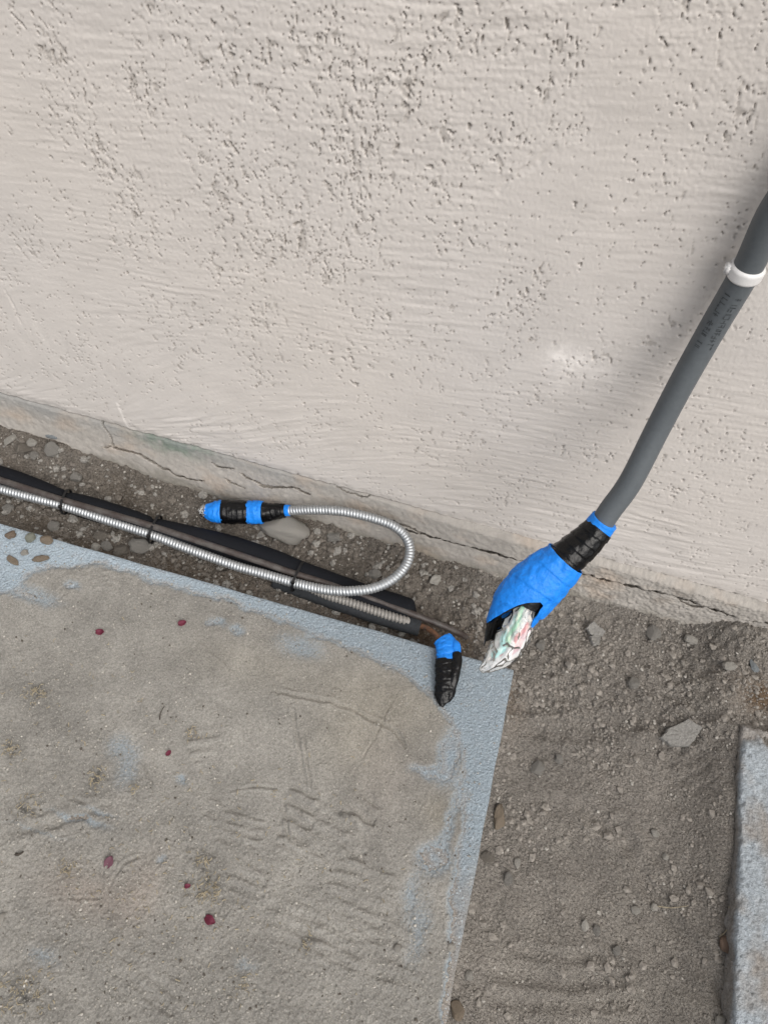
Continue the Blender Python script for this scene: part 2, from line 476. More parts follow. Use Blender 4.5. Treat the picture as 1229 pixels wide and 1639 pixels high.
# ragged lower arris of the stucco coat
lip = sstep(0.150, 0.130, ZZ)
HH = HH - lip * (0.002 + 0.002 * fbm(XX * 40, ZZ * 0, 2, 71))
ZZ = ZZ - (ZZ < 0.15) * (sstep(0.15, 0.13, ZZ)) * (0.0025 * fbm(XX * 22, XX * 0 + 2, 3, 72))
V = np.stack([XX, -HH, ZZ], -1).reshape(-1, 3)
# close the underside of the coat with one more row turned inwards
ny, nx = ZZ.shape
V = np.vstack([np.stack([XX[0], XX[0] * 0 + 0.05, ZZ[0] + 0.001], -1), V])
tc_ = np.ones((len(V), 3))
spot = blobs(V[:, 0], V[:, 2], [((0.1161,0.6205), .026, .022, 1.1), ((0.1411,0.6105), .050, .03, .5), ((0.1260,0.5708), .012, .02, .4)])
spot = np.clip(spot, 0, 1) * (0.5 + 0.7 * np.clip(fbm(V[:, 0] * 70, V[:, 2] * 70, 3, 75) + 0.3, 0, 1))
dsc, _, _ = seg_dist(V[:, 0], V[:, 2], [(-0.6373,0.2119), (-0.6333,0.1351)])
spot = spot + 0.8 * sstep(0.004, 0.001, dsc)
tc_ = tc_ * (1 + 0.35 * spot[:, None] * np.array([1, 1.03, 1.06]))
big = fbm(V[:, 0] * 2.2, V[:, 2] * 2.2, 2, 77)[:, None]
tc_ = tc_ * (1 + 0.012 * big * np.array([1.0, 0.4, -0.6]))
bare = np.r_[np.zeros(XX.shape[1]), PIT_TINT.ravel()][:, None]
tc_ = tc_ * (1 - bare) + bare * np.array([.52, .505, .485])  # pits and torn patches coloured a darker grey
tc_ = tc_ * (1 - 0.05 * np.clip(fbm(V[:, 0] * 9, V[:, 2] * 14, 3, 78) + .1, 0, 1)[:, None])
wall = thing('stucco_wall', 'beige painted stucco house wall with rough pitted trowel texture', 'wall', (0, 0, 0))
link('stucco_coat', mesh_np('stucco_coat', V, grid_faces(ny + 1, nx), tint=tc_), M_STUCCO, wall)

# ------------------------------------------------------------------ foundation strip under the stucco
CRACKS = [([(-0.0592,0.0648), (0.0177,0.0694), (0.0786,0.0734), (0.1320,0.0744), (0.1907,0.0739), (0.2457,0.0760), (0.3091,0.0856), (0.3935,0.0891), (0.4401,0.0899), (0.4825,0.0970), (0.5249,0.0921), (0.5646,0.0880), (0.6127,0.0816), (0.6702,0.0902), (0.7577,0.0861)], .0065, .024),
          ([(-0.6969,0.1380), (-0.6866,0.1089), (-0.6760,0.0892), (-0.6762,0.0687), (-0.6351,0.0693), (-0.5992,0.0611), (-0.5659,0.0518), (-0.5297,0.0417), (-0.4719,0.0502)], .0040, .018),
          ([(-0.4622,0.0942), (-0.4397,0.0919), (-0.4144,0.0976)], .0036, .015), ([(-0.4323,0.0666), (-0.4095,0.0606), (-0.3880,0.0578)], .0036, .015),
          ([(-0.3999,0.0924), (-0.3787,0.0809), (-0.3455,0.0754), (-0.2867,0.0919), (-0.2641,0.0862), (-0.2470,0.0855)], .0042, .016),
          ([(-0.2059,0.1221), (-0.1696,0.1182), (-0.1432,0.1212), (-0.0986,0.1380)], .0026, .010), ([(-0.0796,0.0791), (-0.0349,0.0746), (0.0087,0.0695)], .0034, .014),
          ([(0.4825,0.0970), (0.5192,0.0773), (0.5527,0.0846)], .0045, .016), ([(-0.7022,0.0597), (-0.6762,0.0687)], .0026, .010)]
xs = np.r_[np.array(grow(-1.02, 0.004, 1.25, 4))[::-1] * 1.0, np.linspace(-1.02, 0.76, 1150)]
xs = np.r_[sorted(-1.02 - (np.array(grow(0, 0.004, 1.25, 4)))), np.linspace(-1.02, 0.76, 940), 0.76 + np.array(grow(0, 0.004, 1.25, 4))]
zs = np.r_[np.linspace(-0.10, 0.0, 12)[:-1], np.linspace(0.0, STUCCO_Z + 0.004, 92)]
X, Z = np.meshgrid(xs, zs)
wx = X + 0.004 * perlin(X * 55, Z * 55, 81) + 0.0015 * perlin(X * 200, Z * 200, 83)
wz = Z + 0.004 * perlin(X * 55 + 4, Z * 55, 82) + 0.0015 * perlin(X * 200, Z * 200, 84)
hgt = 0.0018 * fbm(X * 9, Z * 14, 2, 85) + 0.0009 * fbm(X * 90, Z * 90, 3, 86)
rgh = sstep(0.05, 0.35, X)
hgt = hgt + 0.0018 * rgh * fbm(X * 160, Z * 160, 2, 88)
main_z = np.interp(X, [p[0] for p in CRACKS[0][0]], [p[1] for p in CRACKS[0][0]])
hgt = hgt + 0.0045 * sstep(-0.2, 0.1, X) * sstep(-0.002, 0.003, wz - main_z)
ck = np.zeros(X.shape)
for pts, w, d in CRACKS:
    dd, at, L = seg_dist(wx, wz, pts)
    ww = w * (0.65 + 0.55 * perlin(at * 24, at * 0 + w * 900, 87))
    ww = np.clip(ww, 0.0007, None) * sstep(0, 0.02, np.minimum(at, L - at) + 0.004)
    ck = np.maximum(ck, d * sstep(ww, ww * 0.5, dd))
# small spalls
sp = fbm(X * 38, Z * 55, 3, 89)
hgt = hgt - 0.003 * sstep(0.72, 0.85, sp) * (0.3 + 0.7 * rgh)
top = sstep(STUCCO_Z - 0.010, STUCCO_Z + 0.003, Z)
Yf = (-0.036 + 0.2308 * Z) - hgt + top * 0.012 + 0.008 * sstep(0.15, -0.2, X) * sstep(0.02, 0.10, Z)
V = np.stack([X, Yf + 0.65 * ck, Z - 1.0 * ck], -1).reshape(-1, 3)
x_, z_ = X.ravel(), Z.ravel()
t_ = np.ones((len(V), 3))
gr = np.clip(blobs(x_, z_, [((-0.5533,0.1214), .055, .024, 1.6), ((-0.5071,0.1207), .05, .018, .9)]) * (0.7 + 0.8 * fbm(x_ * 40, z_ * 40, 3, 91)), 0, 1)[:, None]
t_ = t_ * (1 - gr) + gr * np.array([.50, .66, .56])
gy = (sstep(0.075, 0.125, z_) * sstep(0.1, -0.5, x_) * (0.7 + 0.5 * fbm(x_ * 9, z_ * 20, 2, 92)))[:, None]
t_ = t_ * (1 - 0.55 * gy) + 0.55 * gy * np.array([.72, .80, .88])
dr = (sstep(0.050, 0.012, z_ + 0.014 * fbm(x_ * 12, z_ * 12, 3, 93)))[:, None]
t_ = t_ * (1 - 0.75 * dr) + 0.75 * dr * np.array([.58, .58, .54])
rust = np.clip(fbm(x_ * 10, z_ * 18, 3, 94) - 0.15, 0, 1)[:, None]
t_ = t_ * (1 + rust * np.array([.10, -.02, -.12]))
ly = (np.clip(fbm(x_ * 25, z_ * 50, 3, 95) + .05, 0, 1) * sstep(0.0, 0.25, x_))[:, None]
t_ = t_ * (1 - 0.3 * ly)
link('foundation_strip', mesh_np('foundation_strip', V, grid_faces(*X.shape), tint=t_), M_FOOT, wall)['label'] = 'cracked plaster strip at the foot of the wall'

# ------------------------------------------------------------------ bare ground
def ground_h(x, y):
    rough = 0.30 + 0.90 * sstep(-0.40, -0.22, y)
    rough = rough * (0.8 + 0.5 * fbm(x * 5, y * 5, 2, 101))
    h = 0.008 * fbm(x * 3.1, y * 3.1, 2, 102) + 0.0045 * fbm(x * 13, y * 13, 3, 103)
    h = h + rough * (0.0052 * fbm(x * 42, y * 42, 3, 104))
    f1, idv = worley(x * 62 + 0.5 * perlin(x * 50, y * 50, 1), y * 62, 105)
    h = h + rough * 0.0055 * (0.4 + idv) * np.clip(0.75 - f1, 0, 1) * sstep(-0.1, 0.25, fbm(x * 9, y * 9, 2, 106) + 0.1)
    f2, id2 = worley(x * 150, y * 150, 107)
    h = h + rough * 0.0032 * (0.4 + id2) * np.clip(0.8 - f2, 0, 1)
    h = h + 0.016 * np.exp(-np.clip(-y - 0.03, 0, 1) / 0.035)
    h = h + 0.030 * sstep(-0.45, -0.95, x) * sstep(-0.16, -0.03, y)
    h = h + 0.018 * np.exp(-np.clip(x - PAD_X, 0, 9) / 0.035) * sstep(PAD_X - 0.03, PAD_X, x) * sstep(-0.2, -0.35, y)
    h = h + 0.010 * sstep(-0.19, -0.235, y) * sstep(0.1, -0.2, x)
    kx = np.clip(KERB_X - x, 0, 9)
    h = h + (0.016 * sstep(-0.62, -0.34, y) + 0.036) * np.exp(-(kx / 0.06) ** 2)
    h = h + 0.014 * np.exp(-(((x - 0.42) / 0.2) ** 2 + ((y + 0.18) / 0.07) ** 2))
    # hollow at the pad corner and by the end of the kerb
    h = h - 0.020 * np.exp(-(((x - 0.145) / 0.05) ** 2 + ((y + 0.205) / 0.035) ** 2))
    h = h - 0.030 * np.exp(-(((x - 0.675) / 0.06) ** 2 + ((y + 0.185) / 0.03) ** 2))
    # drag marks in the loose soil
    for pts, w, d in RUTS:
        dd, at, L = seg_dist(x + 0.006 * perlin(x * 20, y * 20, 8), y, pts)
        h = h - d * np.exp(-(dd / w) ** 2) + 0.5 * d * np.exp(-((dd - 1.7 * w) / (0.6 * w)) ** 2)
    return h

RUTS = [([(0.4638,-0.4397), (0.5160,-0.5271), (0.5951,-0.6003), (0.6389,-0.6598)], .012, .004), ([(0.2921,-0.7181), (0.3913,-0.7045), (0.4887,-0.6739)], .010, .0035),
        ([(0.2889,-0.7535), (0.3956,-0.7335), (0.5109,-0.6941)], .010, .003), ([(0.3152,-0.6764), (0.3859,-0.6680), (0.4449,-0.6484)], .008, .003),
        ([(0.2874,-0.3224), (0.3999,-0.2835), (0.5135,-0.2321)], .016, .006), ([(0.3951,-0.4271), (0.4487,-0.4545), (0.4777,-0.4672)], .014, .004)]

xs = np.r_[sorted(-1.03 - np.array(grow(0, 0.004, 1.28, 40))), np.arange(-1.03, 0.80, 0.0024), 0.80 + np.array(grow(0, 0.004, 1.28, 40))]
ys = np.r_[sorted(-0.88 - np.array(grow(0, 0.004, 1.28, 40))), np.arange(-0.88, -0.002, 0.0024), np.linspace(0.0, 0.06, 4)]
X, Y = np.meshgrid(xs, ys)
Z = ground_h(X, Y)
far = sstep(-1.0, -2.5, Y) + sstep(1.0, 2.5, X) + sstep(-1.3, -2.5, X)
Z = Z * (1 - 0.5 * np.clip(far, 0, 1))
under = (X < PAD_X - 0.012) & (Y < PAD_Y - 0.012) & (X > -0.97) & (Y > -1.02)
Z = np.where(under, np.minimum(Z, 0.02) - 0.03, Z)
F = grid_faces(*X.shape)
uf = under.ravel()
F = F[~(uf[F].all(1))]
V = np.stack([X, Y, Z], -1).reshape(-1, 3)
x_, y_ = V[:, 0], V[:, 1]
t_ = np.ones((len(V), 3))
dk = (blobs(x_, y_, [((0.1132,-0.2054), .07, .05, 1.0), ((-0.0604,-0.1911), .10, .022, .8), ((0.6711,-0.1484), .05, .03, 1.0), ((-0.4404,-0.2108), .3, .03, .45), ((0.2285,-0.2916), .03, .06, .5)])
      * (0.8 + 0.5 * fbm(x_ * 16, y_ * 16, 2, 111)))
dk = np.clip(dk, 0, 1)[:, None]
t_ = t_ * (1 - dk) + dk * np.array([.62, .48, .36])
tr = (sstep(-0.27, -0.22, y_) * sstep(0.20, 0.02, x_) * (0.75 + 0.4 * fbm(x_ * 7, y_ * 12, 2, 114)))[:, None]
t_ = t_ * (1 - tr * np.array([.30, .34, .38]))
pale = np.clip(fbm(x_ * 5, y_ * 5, 3, 112), -.6, .8)[:, None]
t_ = t_ * (1 + 0.24 * pale)
sand = np.clip(blobs(x_, y_, [((0.4483,-0.6760), .2, .12, .8), ((0.3899,-0.4711), .12, .06, .45), ((0.6191,-0.6651), .07, .06, .6)]) * (0.7 + .6 * fbm(x_ * 18, y_ * 18, 2, 113)), 0, 1)[:, None]
t_ = t_ * (1 + 0.28 * sand * np.array([1, 1.02, .98]))
ground = link('ground', mesh_np('ground', V, F, tint=t_), M_DIRT)
tag(ground, 'bare dry brown soil between the wall and the pad', None, None, 'structure')

# ------------------------------------------------------------------ concrete equipment pad and the mud dried on it
MUD_EDGE = [(-0.9938,-0.4662), (-0.7908,-0.3972), (-0.7339,-0.3667), (-0.7053,-0.3273), (-0.6779,-0.2958), (-0.6380,-0.2874), (-0.5867,-0.2632), (-0.5304,-0.2621), (-0.4592,-0.2670), (-0.4097,-0.2664), (-0.3277,-0.2638),
            (-0.2575,-0.2672), (-0.1979,-0.2736), (-0.1469,-0.2811), (-0.0463,-0.2885), (0.0109,-0.3021), (0.0721,-0.3213), (0.0997,-0.3450), (0.1278,-0.3622), (0.1612,-0.4010), (0.1730,-0.4509),
            (0.1764,-0.4971), (0.1837,-0.5504), (0.1848,-0.6032), (0.1888,-0.6484), (0.1983,-0.6905), (0.2036,-0.7405), (0.2103,-0.8032), (0.2149,-0.8942), (0.0813,-1.0259), (-0.5433,-1.1849)]
MUD_HOLES = [((0.1369,-0.4180), .018, .045, 1.5), ((0.1062,-0.4627), .030, .009, 1.2), ((0.1650,-0.4796), .010, .03, 1.1), ((0.1473,-0.5898), .026, .022, 1.15), ((0.1204,-0.6490), .014, .03, .65), ((0.1565,-0.5382), .010, .03, .8),
             ((0.1473,-0.6956), .018, .05, .55), ((-0.1735,-0.3106), .045, .022, .72), ((-0.6157,-0.3195), .014, .008, 1.2), ((-0.3315,-0.3079), .016, .009, .85),
             ((-0.3469,-0.3152), .008, .006, 1.0), ((-0.2932,-0.3128), .012, .010, .8), ((-0.6695,-0.3599), .05, .014, .8), ((-0.7188,-0.3488), .03, .015, .7), ((-0.4038,-0.5641), .03, .02, .55),
             ((-0.3769,-0.5986), .02, .03, .5), ((-0.2877,-0.5885), .010, .008, .8), ((-0.4164,-0.6875), .045, .006, .9), ((-0.3931,-0.6691), .03, .005, .6), ((-0.4741,-0.7212), .06, .004, .4), ((-0.3840,-0.8744), .03, .014, .45),
             ((-0.0926,-0.8063), .02, .012, .4), ((-0.2680,-0.7059), .010, .006, .6)]
def mud_cover(x, y):
    sd = poly_sd(x, y, MUD_EDGE)
    n = fbm(x * 26, y * 26, 3, 121) * 0.006 + fbm(x * 130, y * 130, 2, 122) * 0.0022
    c = np.clip((sd + n) / 0.010, -1, 1)
    hole = blobs(x + 0.006 * perlin(x * 40, y * 40, 123), y + 0.006 * perlin(x * 40, y * 40 + 7, 124), MUD_HOLES)
    grain = fbm(x * 300, y * 300, 2, 125)
    c = c - 1.25 * hole + 0.30 * grain * np.clip(hole * 3, 0, 1)
    return c

def treads(x, y):
    """boot lugs, drag lines and scrapes pressed into the mud"""
    h = np.zeros(x.shape)
    wx = x + 0.0028 * perlin(x * 28, y * 28, 131) + 0.0012 * perlin(x * 110, y * 110, 135); wy = y + 0.0028 * perlin(x * 28 + 3, y * 28, 132) + 0.0012 * perlin(x * 110, y * 110 + 4, 136)
    for (px, py), ang, hw, hl, n, d in TREADS:
        ca, sa = math.cos(ang), math.sin(ang)
        a = (wx - px) * ca + (wy - py) * sa; b = -(wx - px) * sa + (wy - py) * ca
        inside = sstep(1.1, 0.8, np.abs(a) / hw) * sstep(1.15, 0.9, np.abs(b) / hl)
        bars = np.sin((b / hl) * np.pi * n + 1.0 * np.sin(a / hw * 2.0))
        mid = sstep(0.05, 0.18, np.abs(a / hw))
        h = h + d * inside * (sstep(-0.3, 0.5, bars) - 0.55) * (0.6 + 0.4 * mid) * np.clip(0.8 + fbm(x * 22, y * 22, 2, 133), 0.1, 1.3)
    for pts, w, d in LINES:
        dd, at, L = seg_dist(wx, wy, pts)
        fade = sstep(0, 0.03, at) * sstep(0, 0.03, L - at) * (0.65 + 0.5 * perlin(at * 30, at * 0, 134))
        h = h + fade * (-d * np.exp(-(dd / w) ** 2) + 0.7 * d * np.exp(-((dd - 2.0 * w) / (0.8 * w)) ** 2))
    return h

TREADS = [((-0.0832,-0.5891), .10, .026, .048, 4, .0042), ((0.0171,-0.5776), -.05, .022, .055, 4, .0036), ((-0.0244,-0.5992), .02, .030, .04, 3, .0018), ((-0.1619,-0.6331), .10, .034, .022, 3, .0022),
          ((0.0464,-0.6786), .05, .055, .060, 6, .0020), ((-0.1301,-0.6908), .1, .030, .030, 3, .0020), ((0.0353,-0.7436), .0, .040, .035, 4, .0018),
          ((-0.2711,-0.5202), .6, .03, .03, 3, .0016), ((0.1275,-0.7357), .1, .04, .05, 4, .0014), ((-0.0416,-0.7385), .1, .05, .04, 4, .0015), ((-0.2162,-0.8537), -.2, .06, .04, 4, .0014), ((-0.2004,-0.6440), .0, .035, .05, 4, .0016)]
LINES = [([(-0.1619,-0.3978), (-0.1405,-0.4376), (-0.1137,-0.4907), (-0.0810,-0.5499)], .0022, .0022), ([(-0.1301,-0.4345), (-0.1035,-0.4878), (-0.0715,-0.5524)], .0018, .0016),
         ([(-0.2007,-0.4035), (-0.1221,-0.3954), (-0.0537,-0.3926), (0.0312,-0.4099), (0.0733,-0.4419)], .003, .0028), ([(-0.2130,-0.5836), (-0.1757,-0.5667), (-0.1204,-0.5530)], .0025, .0022),
         ([(-0.1204,-0.5530), (-0.1073,-0.5879), (-0.0877,-0.6268), (-0.0682,-0.6281)], .0022, .0032), ([(-0.5214,-0.7422), (-0.4763,-0.7170), (-0.4352,-0.6928), (-0.4046,-0.6674), (-0.3778,-0.6489)], .0065, .0030),
         ([(-0.3778,-0.6489), (-0.3665,-0.6615), (-0.3649,-0.6788)], .0025, .0028), ([(-0.3244,-0.7809), (-0.3310,-0.7558), (-0.3239,-0.7262), (-0.2872,-0.7029)], .0022, .0022), ([(-0.3244,-0.7809), (-0.3421,-0.7498), (-0.3623,-0.7554)], .0022, .0026),
         ([(-0.4190,-0.8070), (-0.3756,-0.7915), (-0.3244,-0.7809)], .002, .0022), ([(-0.4004,-0.5470), (-0.3475,-0.5902), (-0.2919,-0.6503)], .0018, .0015), ([(0.0208,-0.6441), (0.0462,-0.6603), (0.0677,-0.6636)], .003, .002),
         ([(-0.3833,-0.8948), (-0.3585,-0.8758), (-0.3704,-0.8582)], .003, .002), ([(-0.4630,-0.6591), (-0.4184,-0.6614), (-0.3966,-0.6502)], .003, .0026), ([(-0.0875,-0.2783), (-0.0243,-0.2905), (0.0409,-0.3138)], .002, .0014),
         ([(0.0220,-0.3314), (0.0025,-0.4294), (-0.0186,-0.5113)], .0016, .0012), ([(-0.1075,-0.4050), (-0.0538,-0.4679)], .0014, .001), ([(-0.3787,-0.3414), (-0.2632,-0.3925), (-0.1944,-0.4534)], .0016, .001)]

pad = thing('equipment_pad', 'large blue-grey equipment pad on the ground, mostly covered in dried mud', 'concrete pad', (-0.35, -0.62, 0))
px0, py0, cr = -0.96, -1.03, 0.006
xs = np.r_[px0, px0 + .003, px0 + cr, np.arange(px0 + 0.012, PAD_X - 0.010, 0.0042), PAD_X - cr, PAD_X - .003, PAD_X - .001, PAD_X]
ys = np.r_[py0, py0 + .003, py0 + cr, np.arange(py0 + 0.012, PAD_Y - 0.010, 0.0042), PAD_Y - cr, PAD_Y - .003, PAD_Y - .001, PAD_Y]
X, Y = np.meshgrid(xs, ys)
ed = np.minimum(np.minimum(X - px0, PAD_X - X), np.minimum(Y - py0, PAD_Y - Y))
Z = PAD_Z - cr * (1 - np.sqrt(np.clip(1 - (1 - np.clip(ed / cr, 0, 1)) ** 2, 0, 1)))
pat = fbm(X * 190, Y * 190, 2, 141)
Z = Z + 0.0009 * pat * sstep(0, 0.006, ed) + 0.0008 * fbm(X * 6, Y * 6, 2, 142)
wob = 0.0016 * fbm(X * 9, Y * 9, 2, 143)
V = np.stack([X + wob, Y + wob * 0.8, Z], -1).reshape(-1, 3)
cov = mud_cover(X.ravel(), Y.ravel())
du = sstep(-1.0, 0.4, cov + 0.5 * fbm(X.ravel() * 60, Y.ravel() * 60, 3, 144))
lowr = sstep(-0.50, -0.80, Y.ravel() + 0.06 * fbm(X.ravel() * 30, Y.ravel() * 30, 3, 145)) * 0.8
du = np.clip(du * 0.62 + lowr, 0, 0.9)[:, None]
t_ = (1 - du) * np.ones(3) + du * np.array([1.05, .77, .58])
left = (sstep(-0.05, -0.6, X.ravel()) * sstep(-0.42, -0.3, Y.ravel()))[:, None]
t_ = t_ * (1 + 0.30 * left * np.array([1.0, 1.02, 1.05]))
n0 = len(V); ny, nx = X.shape
F = grid_faces(ny, nx).tolist()
idx = np.arange(n0).reshape(ny, nx)
ring = list(idx[0]) + list(idx[1:, -1]) + list(idx[-1, -2::-1]) + list(idx[-2:0:-1, 0])
low = V[ring].copy(); low[:, 2] = -0.03
V = np.vstack([V, low]); t_ = np.vstack([t_, np.ones((len(ring), 3)) * .8])
k = len(ring)
F = np.vstack([np.array(F), np.array([[ring[i], n0 + i, n0 + (i + 1) % k, ring[(i + 1) % k]] for i in range(k)])])
link('pad_slab', mesh_np('pad_slab', V, F, tint=t_), M_PAD, pad)

xs = np.arange(-0.90, PAD_X - 0.004, 0.0020); ys = np.arange(-1.02, PAD_Y - 0.004, 0.0020)
X, Y = np.meshgrid(xs, ys)
C = mud_cover(X, Y)
th = sstep(-0.05, 0.9, C)
sandy = sstep(-0.35, -0.75, Y + 0.05 * fbm(X * 6, Y * 6, 2, 151)) * 0.9 + 0.5
Zm = 0.0004 + 0.0018 * th + 0.0010 * fbm(X * 17, Y * 17, 3, 152) * th
Zm = Zm + th * sandy * (0.0005 * fbm(X * 120, Y * 120, 3, 153) + 0.0007 * fbm(X * 270, Y * 290, 2, 154))
f2, id2 = worley(X * 210, Y * 210, 155)
Zm = Zm + th * sandy * 0.0024 * np.clip(0.60 - f2, 0, 1) * (id2 > 0.45)
Zm = Zm + th * treads(X, Y) * 1.9 * np.clip(0.85 + 0.6 * fbm(X * 45, Y * 45, 2, 162), 0.2, 1.5)
lump = sstep(0.35, 0.9, fbm(X * 9, Y * 9, 3, 156))
Zm = Zm + th * lump * 0.0016 * (1 + fbm(X * 150, Y * 150, 2, 157))
Zb = PAD_Z + 0.0009 * fbm(X * 190, Y * 190, 2, 141) * (1 - th) + 0.0008 * fbm(X * 6, Y * 6, 2, 142)
Zm = Zb + np.maximum(Zm + 0.0012 * th, 0.0002 + 0.0004 * th) + 0.0002
MUD = (xs[0], ys[0], xs[1] - xs[0], Zm.copy(), (C > -0.05))
def mud_z(x, y):
    i = np.clip(((np.asarray(x) - MUD[0]) / MUD[2]).round().astype(int), 0, MUD[3].shape[1] - 1)
    j = np.clip(((np.asarray(y) - MUD[1]) / MUD[2]).round().astype(int), 0, MUD[3].shape[0] - 1)
    return np.where(MUD[4][j, i], MUD[3][j, i], PAD_Z + 0.0004)
F = grid_faces(*X.shape)
F = F[(C.ravel()[F] > -0.05).all(1)]
used = np.zeros(X.size, bool); used[F.ravel()] = True
rm = np.cumsum(used) - 1
V = np.stack([X, Y, Zm], -1).reshape(-1, 3)[used]; F = rm[F]
x_, y_ = V[:, 0], V[:, 1]
cc = C.ravel()[used]
t_ = np.ones((len(V), 3))
big = fbm(x_ * 5, y_ * 5, 3, 158)[:, None]
t_ = t_ * (1 + 0.17 * np.clip(big, -1, 1)) * (1 + 0.13 * np.clip(fbm(x_ * 24, y_ * 24, 3, 160)[:, None], -1, 1))
sm = np.clip(blobs(x_, y_, [((0.0063,-0.3597), .12, .06, 1.), ((0.1359,-0.5189), .03, .03, 1.0), ((-0.0362,-0.4518), .07, .06, .7), ((-0.2500,-0.3644), .12, .05, .5)]), 0, 1)[:, None]
t_ = t_ * (1 + sm * np.array([.05, .02, -.04]))
film = (sstep(0.95, 0.0, cc) * 0.75)[:, None]
t_ = t_ * (1 - film) + film * np.array([1.05, 1.30, 1.60])
pnk = np.clip(blobs(x_, y_, [((-0.3598,-0.7818), .07, .03, 1.), ((-0.2815,-0.7511), .03, .05, .8), ((0.0424,-0.4937), .05, .08, .4)]), 0, 1)[:, None]
t_ = t_ * (1 + pnk * np.array([.07, .0, -.03]))
org = np.clip(blobs(x_, y_, [((-0.5037,-0.6956), .025, .02, 1.), ((-0.1862,-0.7202), .03, .02, 1.0), ((-0.2071,-0.6936), .015, .015, .8), ((-0.4212,-0.6217), .02, .02, .9), ((-0.5787,-0.5214), .03, .02, .7), ((-0.5725,-0.6185), .02, .015, .8),
      ((-0.3917,-0.9251), .035, .02, 1.), ((-0.4029,-0.7575), .02, .015, .7), ((-0.0148,-0.7589), .012, .012, .7), ((-0.2972,-0.5114), .02, .012, .6), ((-0.0131,-0.5662), .012, .01, .7), ((-0.3560,-0.6204), .01, .01, .8)])
      * (0.4 + 1.1 * fbm(x_ * 75, y_ * 75, 3, 159)), 0, 1)[:, None]
t_ = t_ * (1 - 0.62 * org)
mudfilm = link('dried_mud', mesh_np('dried_mud', V, F, tint=t_), M_MUD)
tag(mudfilm, 'dried brown mud with boot prints on the grey pad', 'mud', None, 'stuff')

# ------------------------------------------------------------------ concrete kerb on the right
kerb = thing('concrete_kerb', 'weathered grey concrete kerb at the right edge, chipped at its near-wall end', 'kerb', (KERB_X + 0.1, -0.9, 0))
xs = np.r_[KERB_X, KERB_X + np.array([.0015, .004, .007]), np.arange(KERB_X + 0.009, KERB_X + 0.24, 0.0028)]
ys = np.r_[-2.4, np.linspace(-2.3, -0.95, 40), np.arange(-0.945, KERB_Y - 0.008, 0.0028), KERB_Y - np.array([.006, .003, .0])]
X, Y = np.meshgrid(xs, ys)
edx = X - KERB_X; edy = KERB_Y - Y
chip = np.clip(fbm(Y * 34, X * 34, 3, 161) + .1, 0, 1) * 0.014
ed = np.minimum(edx, edy * 0.8)
cr = 0.004 + np.clip(chip, 0, 0.014)
Z = KERB_Z - cr * (1 - np.sqrt(np.clip(1 - (1 - np.clip(ed / cr, 0, 1)) ** 2, 0, 1)))
endchip = sstep(0.055, 0.0, edy + 0.020 * fbm(X * 25, Y * 25, 3, 163) - 0.3 * (X - KERB_X) + .01)
Z = Z - 0.022 * endchip * (0.7 + 0.5 * fbm(X * 50, Y * 50, 3, 164))
Z = Z + 0.0008 * fbm(X * 30, Y * 30, 3, 165) - 0.0034 * sstep(0.55, 0.70, fbm(X * 130, Y * 130, 2, 166)) * sstep(0.07, 0.02, edx) + 0.0009 * fbm(X * 110, Y * 110, 2, 170)
n0 = X.size; ny, nx = X.shape
V = np.stack([X + 0.003 * fbm(Y * 8, X * 0, 2, 167), Y + .004 * fbm(X * 30, X * 0 + 3, 2, 168), Z], -1).reshape(-1, 3)
idx = np.arange(n0).reshape(ny, nx)
F = grid_faces(ny, nx)
def skirt(line, dx, dy, rows, V):
    """a rough side face below one border line"""
    base = len(V); k = len(line); out = [V]; prev = np.array(line); fs = []
    for r, zz in enumerate(rows):
        q = V[line].copy()
        f = (r + 1) / len(rows)
        q[:, 2] = q[:, 2] * (1 - f) + zz * f
        nn = 0.0035 * fbm(q[:, 0] * 40 + q[:, 1] * 40, q[:, 2] * 60, 3, 169) + 0.0025 * f
        q[:, 0] += dx * nn; q[:, 1] += dy * nn
        ids = np.arange(base + r * k, base + (r + 1) * k)
        fs.append(np.stack([prev[:-1], ids[:-1], ids[1:], prev[1:]], 1)); prev = ids
        out.append(q)
    return np.vstack(out), np.vstack(fs)
V, F2 = skirt(list(idx[::-1, 0]), -1, 0, [-0.03] * 14, V)
V2, F3 = skirt(list(idx[-1, ::-1]), 0, 1, [-0.03] * 14, V)
F = np.vstack([F, F2, F3]); V = V2
x_, y_, z_ = V.T
t_ = np.ones((len(V), 3))
dirt = np.clip(sstep(KERB_Z - 0.004, KERB_Z - 0.014, z_) * 0.85 + sstep(KERB_X + 0.03, KERB_X + 0.10, x_ + 0.05 * fbm(x_ * 14, y_ * 14, 3, 171)) * 0.6
               + 0.9 * np.clip(fbm(x_ * 14, y_ * 14, 4, 172) + .05, 0, 1) + 0.5 * sstep(-0.27, -0.23, y_), 0, 0.9)[:, None]
t_ = t_ * (1 - dirt) + dirt * np.array([.80, .66, .55])
wht = np.clip(fbm(x_ * 16, y_ * 7, 3, 173) * sstep(KERB_X + .05, KERB_X + .01, x_), 0, 1)[:, None]
t_ = t_ * (1 + 0.35 * wht)
link('kerb_block', mesh_np('kerb_block', V, F, tint=t_), M_KERB, kerb)

# ------------------------------------------------------------------ pipes and conduits in the trench
def const(r):
    return lambda i, th: r + 0 * th + 0 * i

TIES = [(-0.7286,-0.1446,0.0300), (-0.5404,-0.1482,0.0300), (-0.2332,-0.1636,0.0300)]
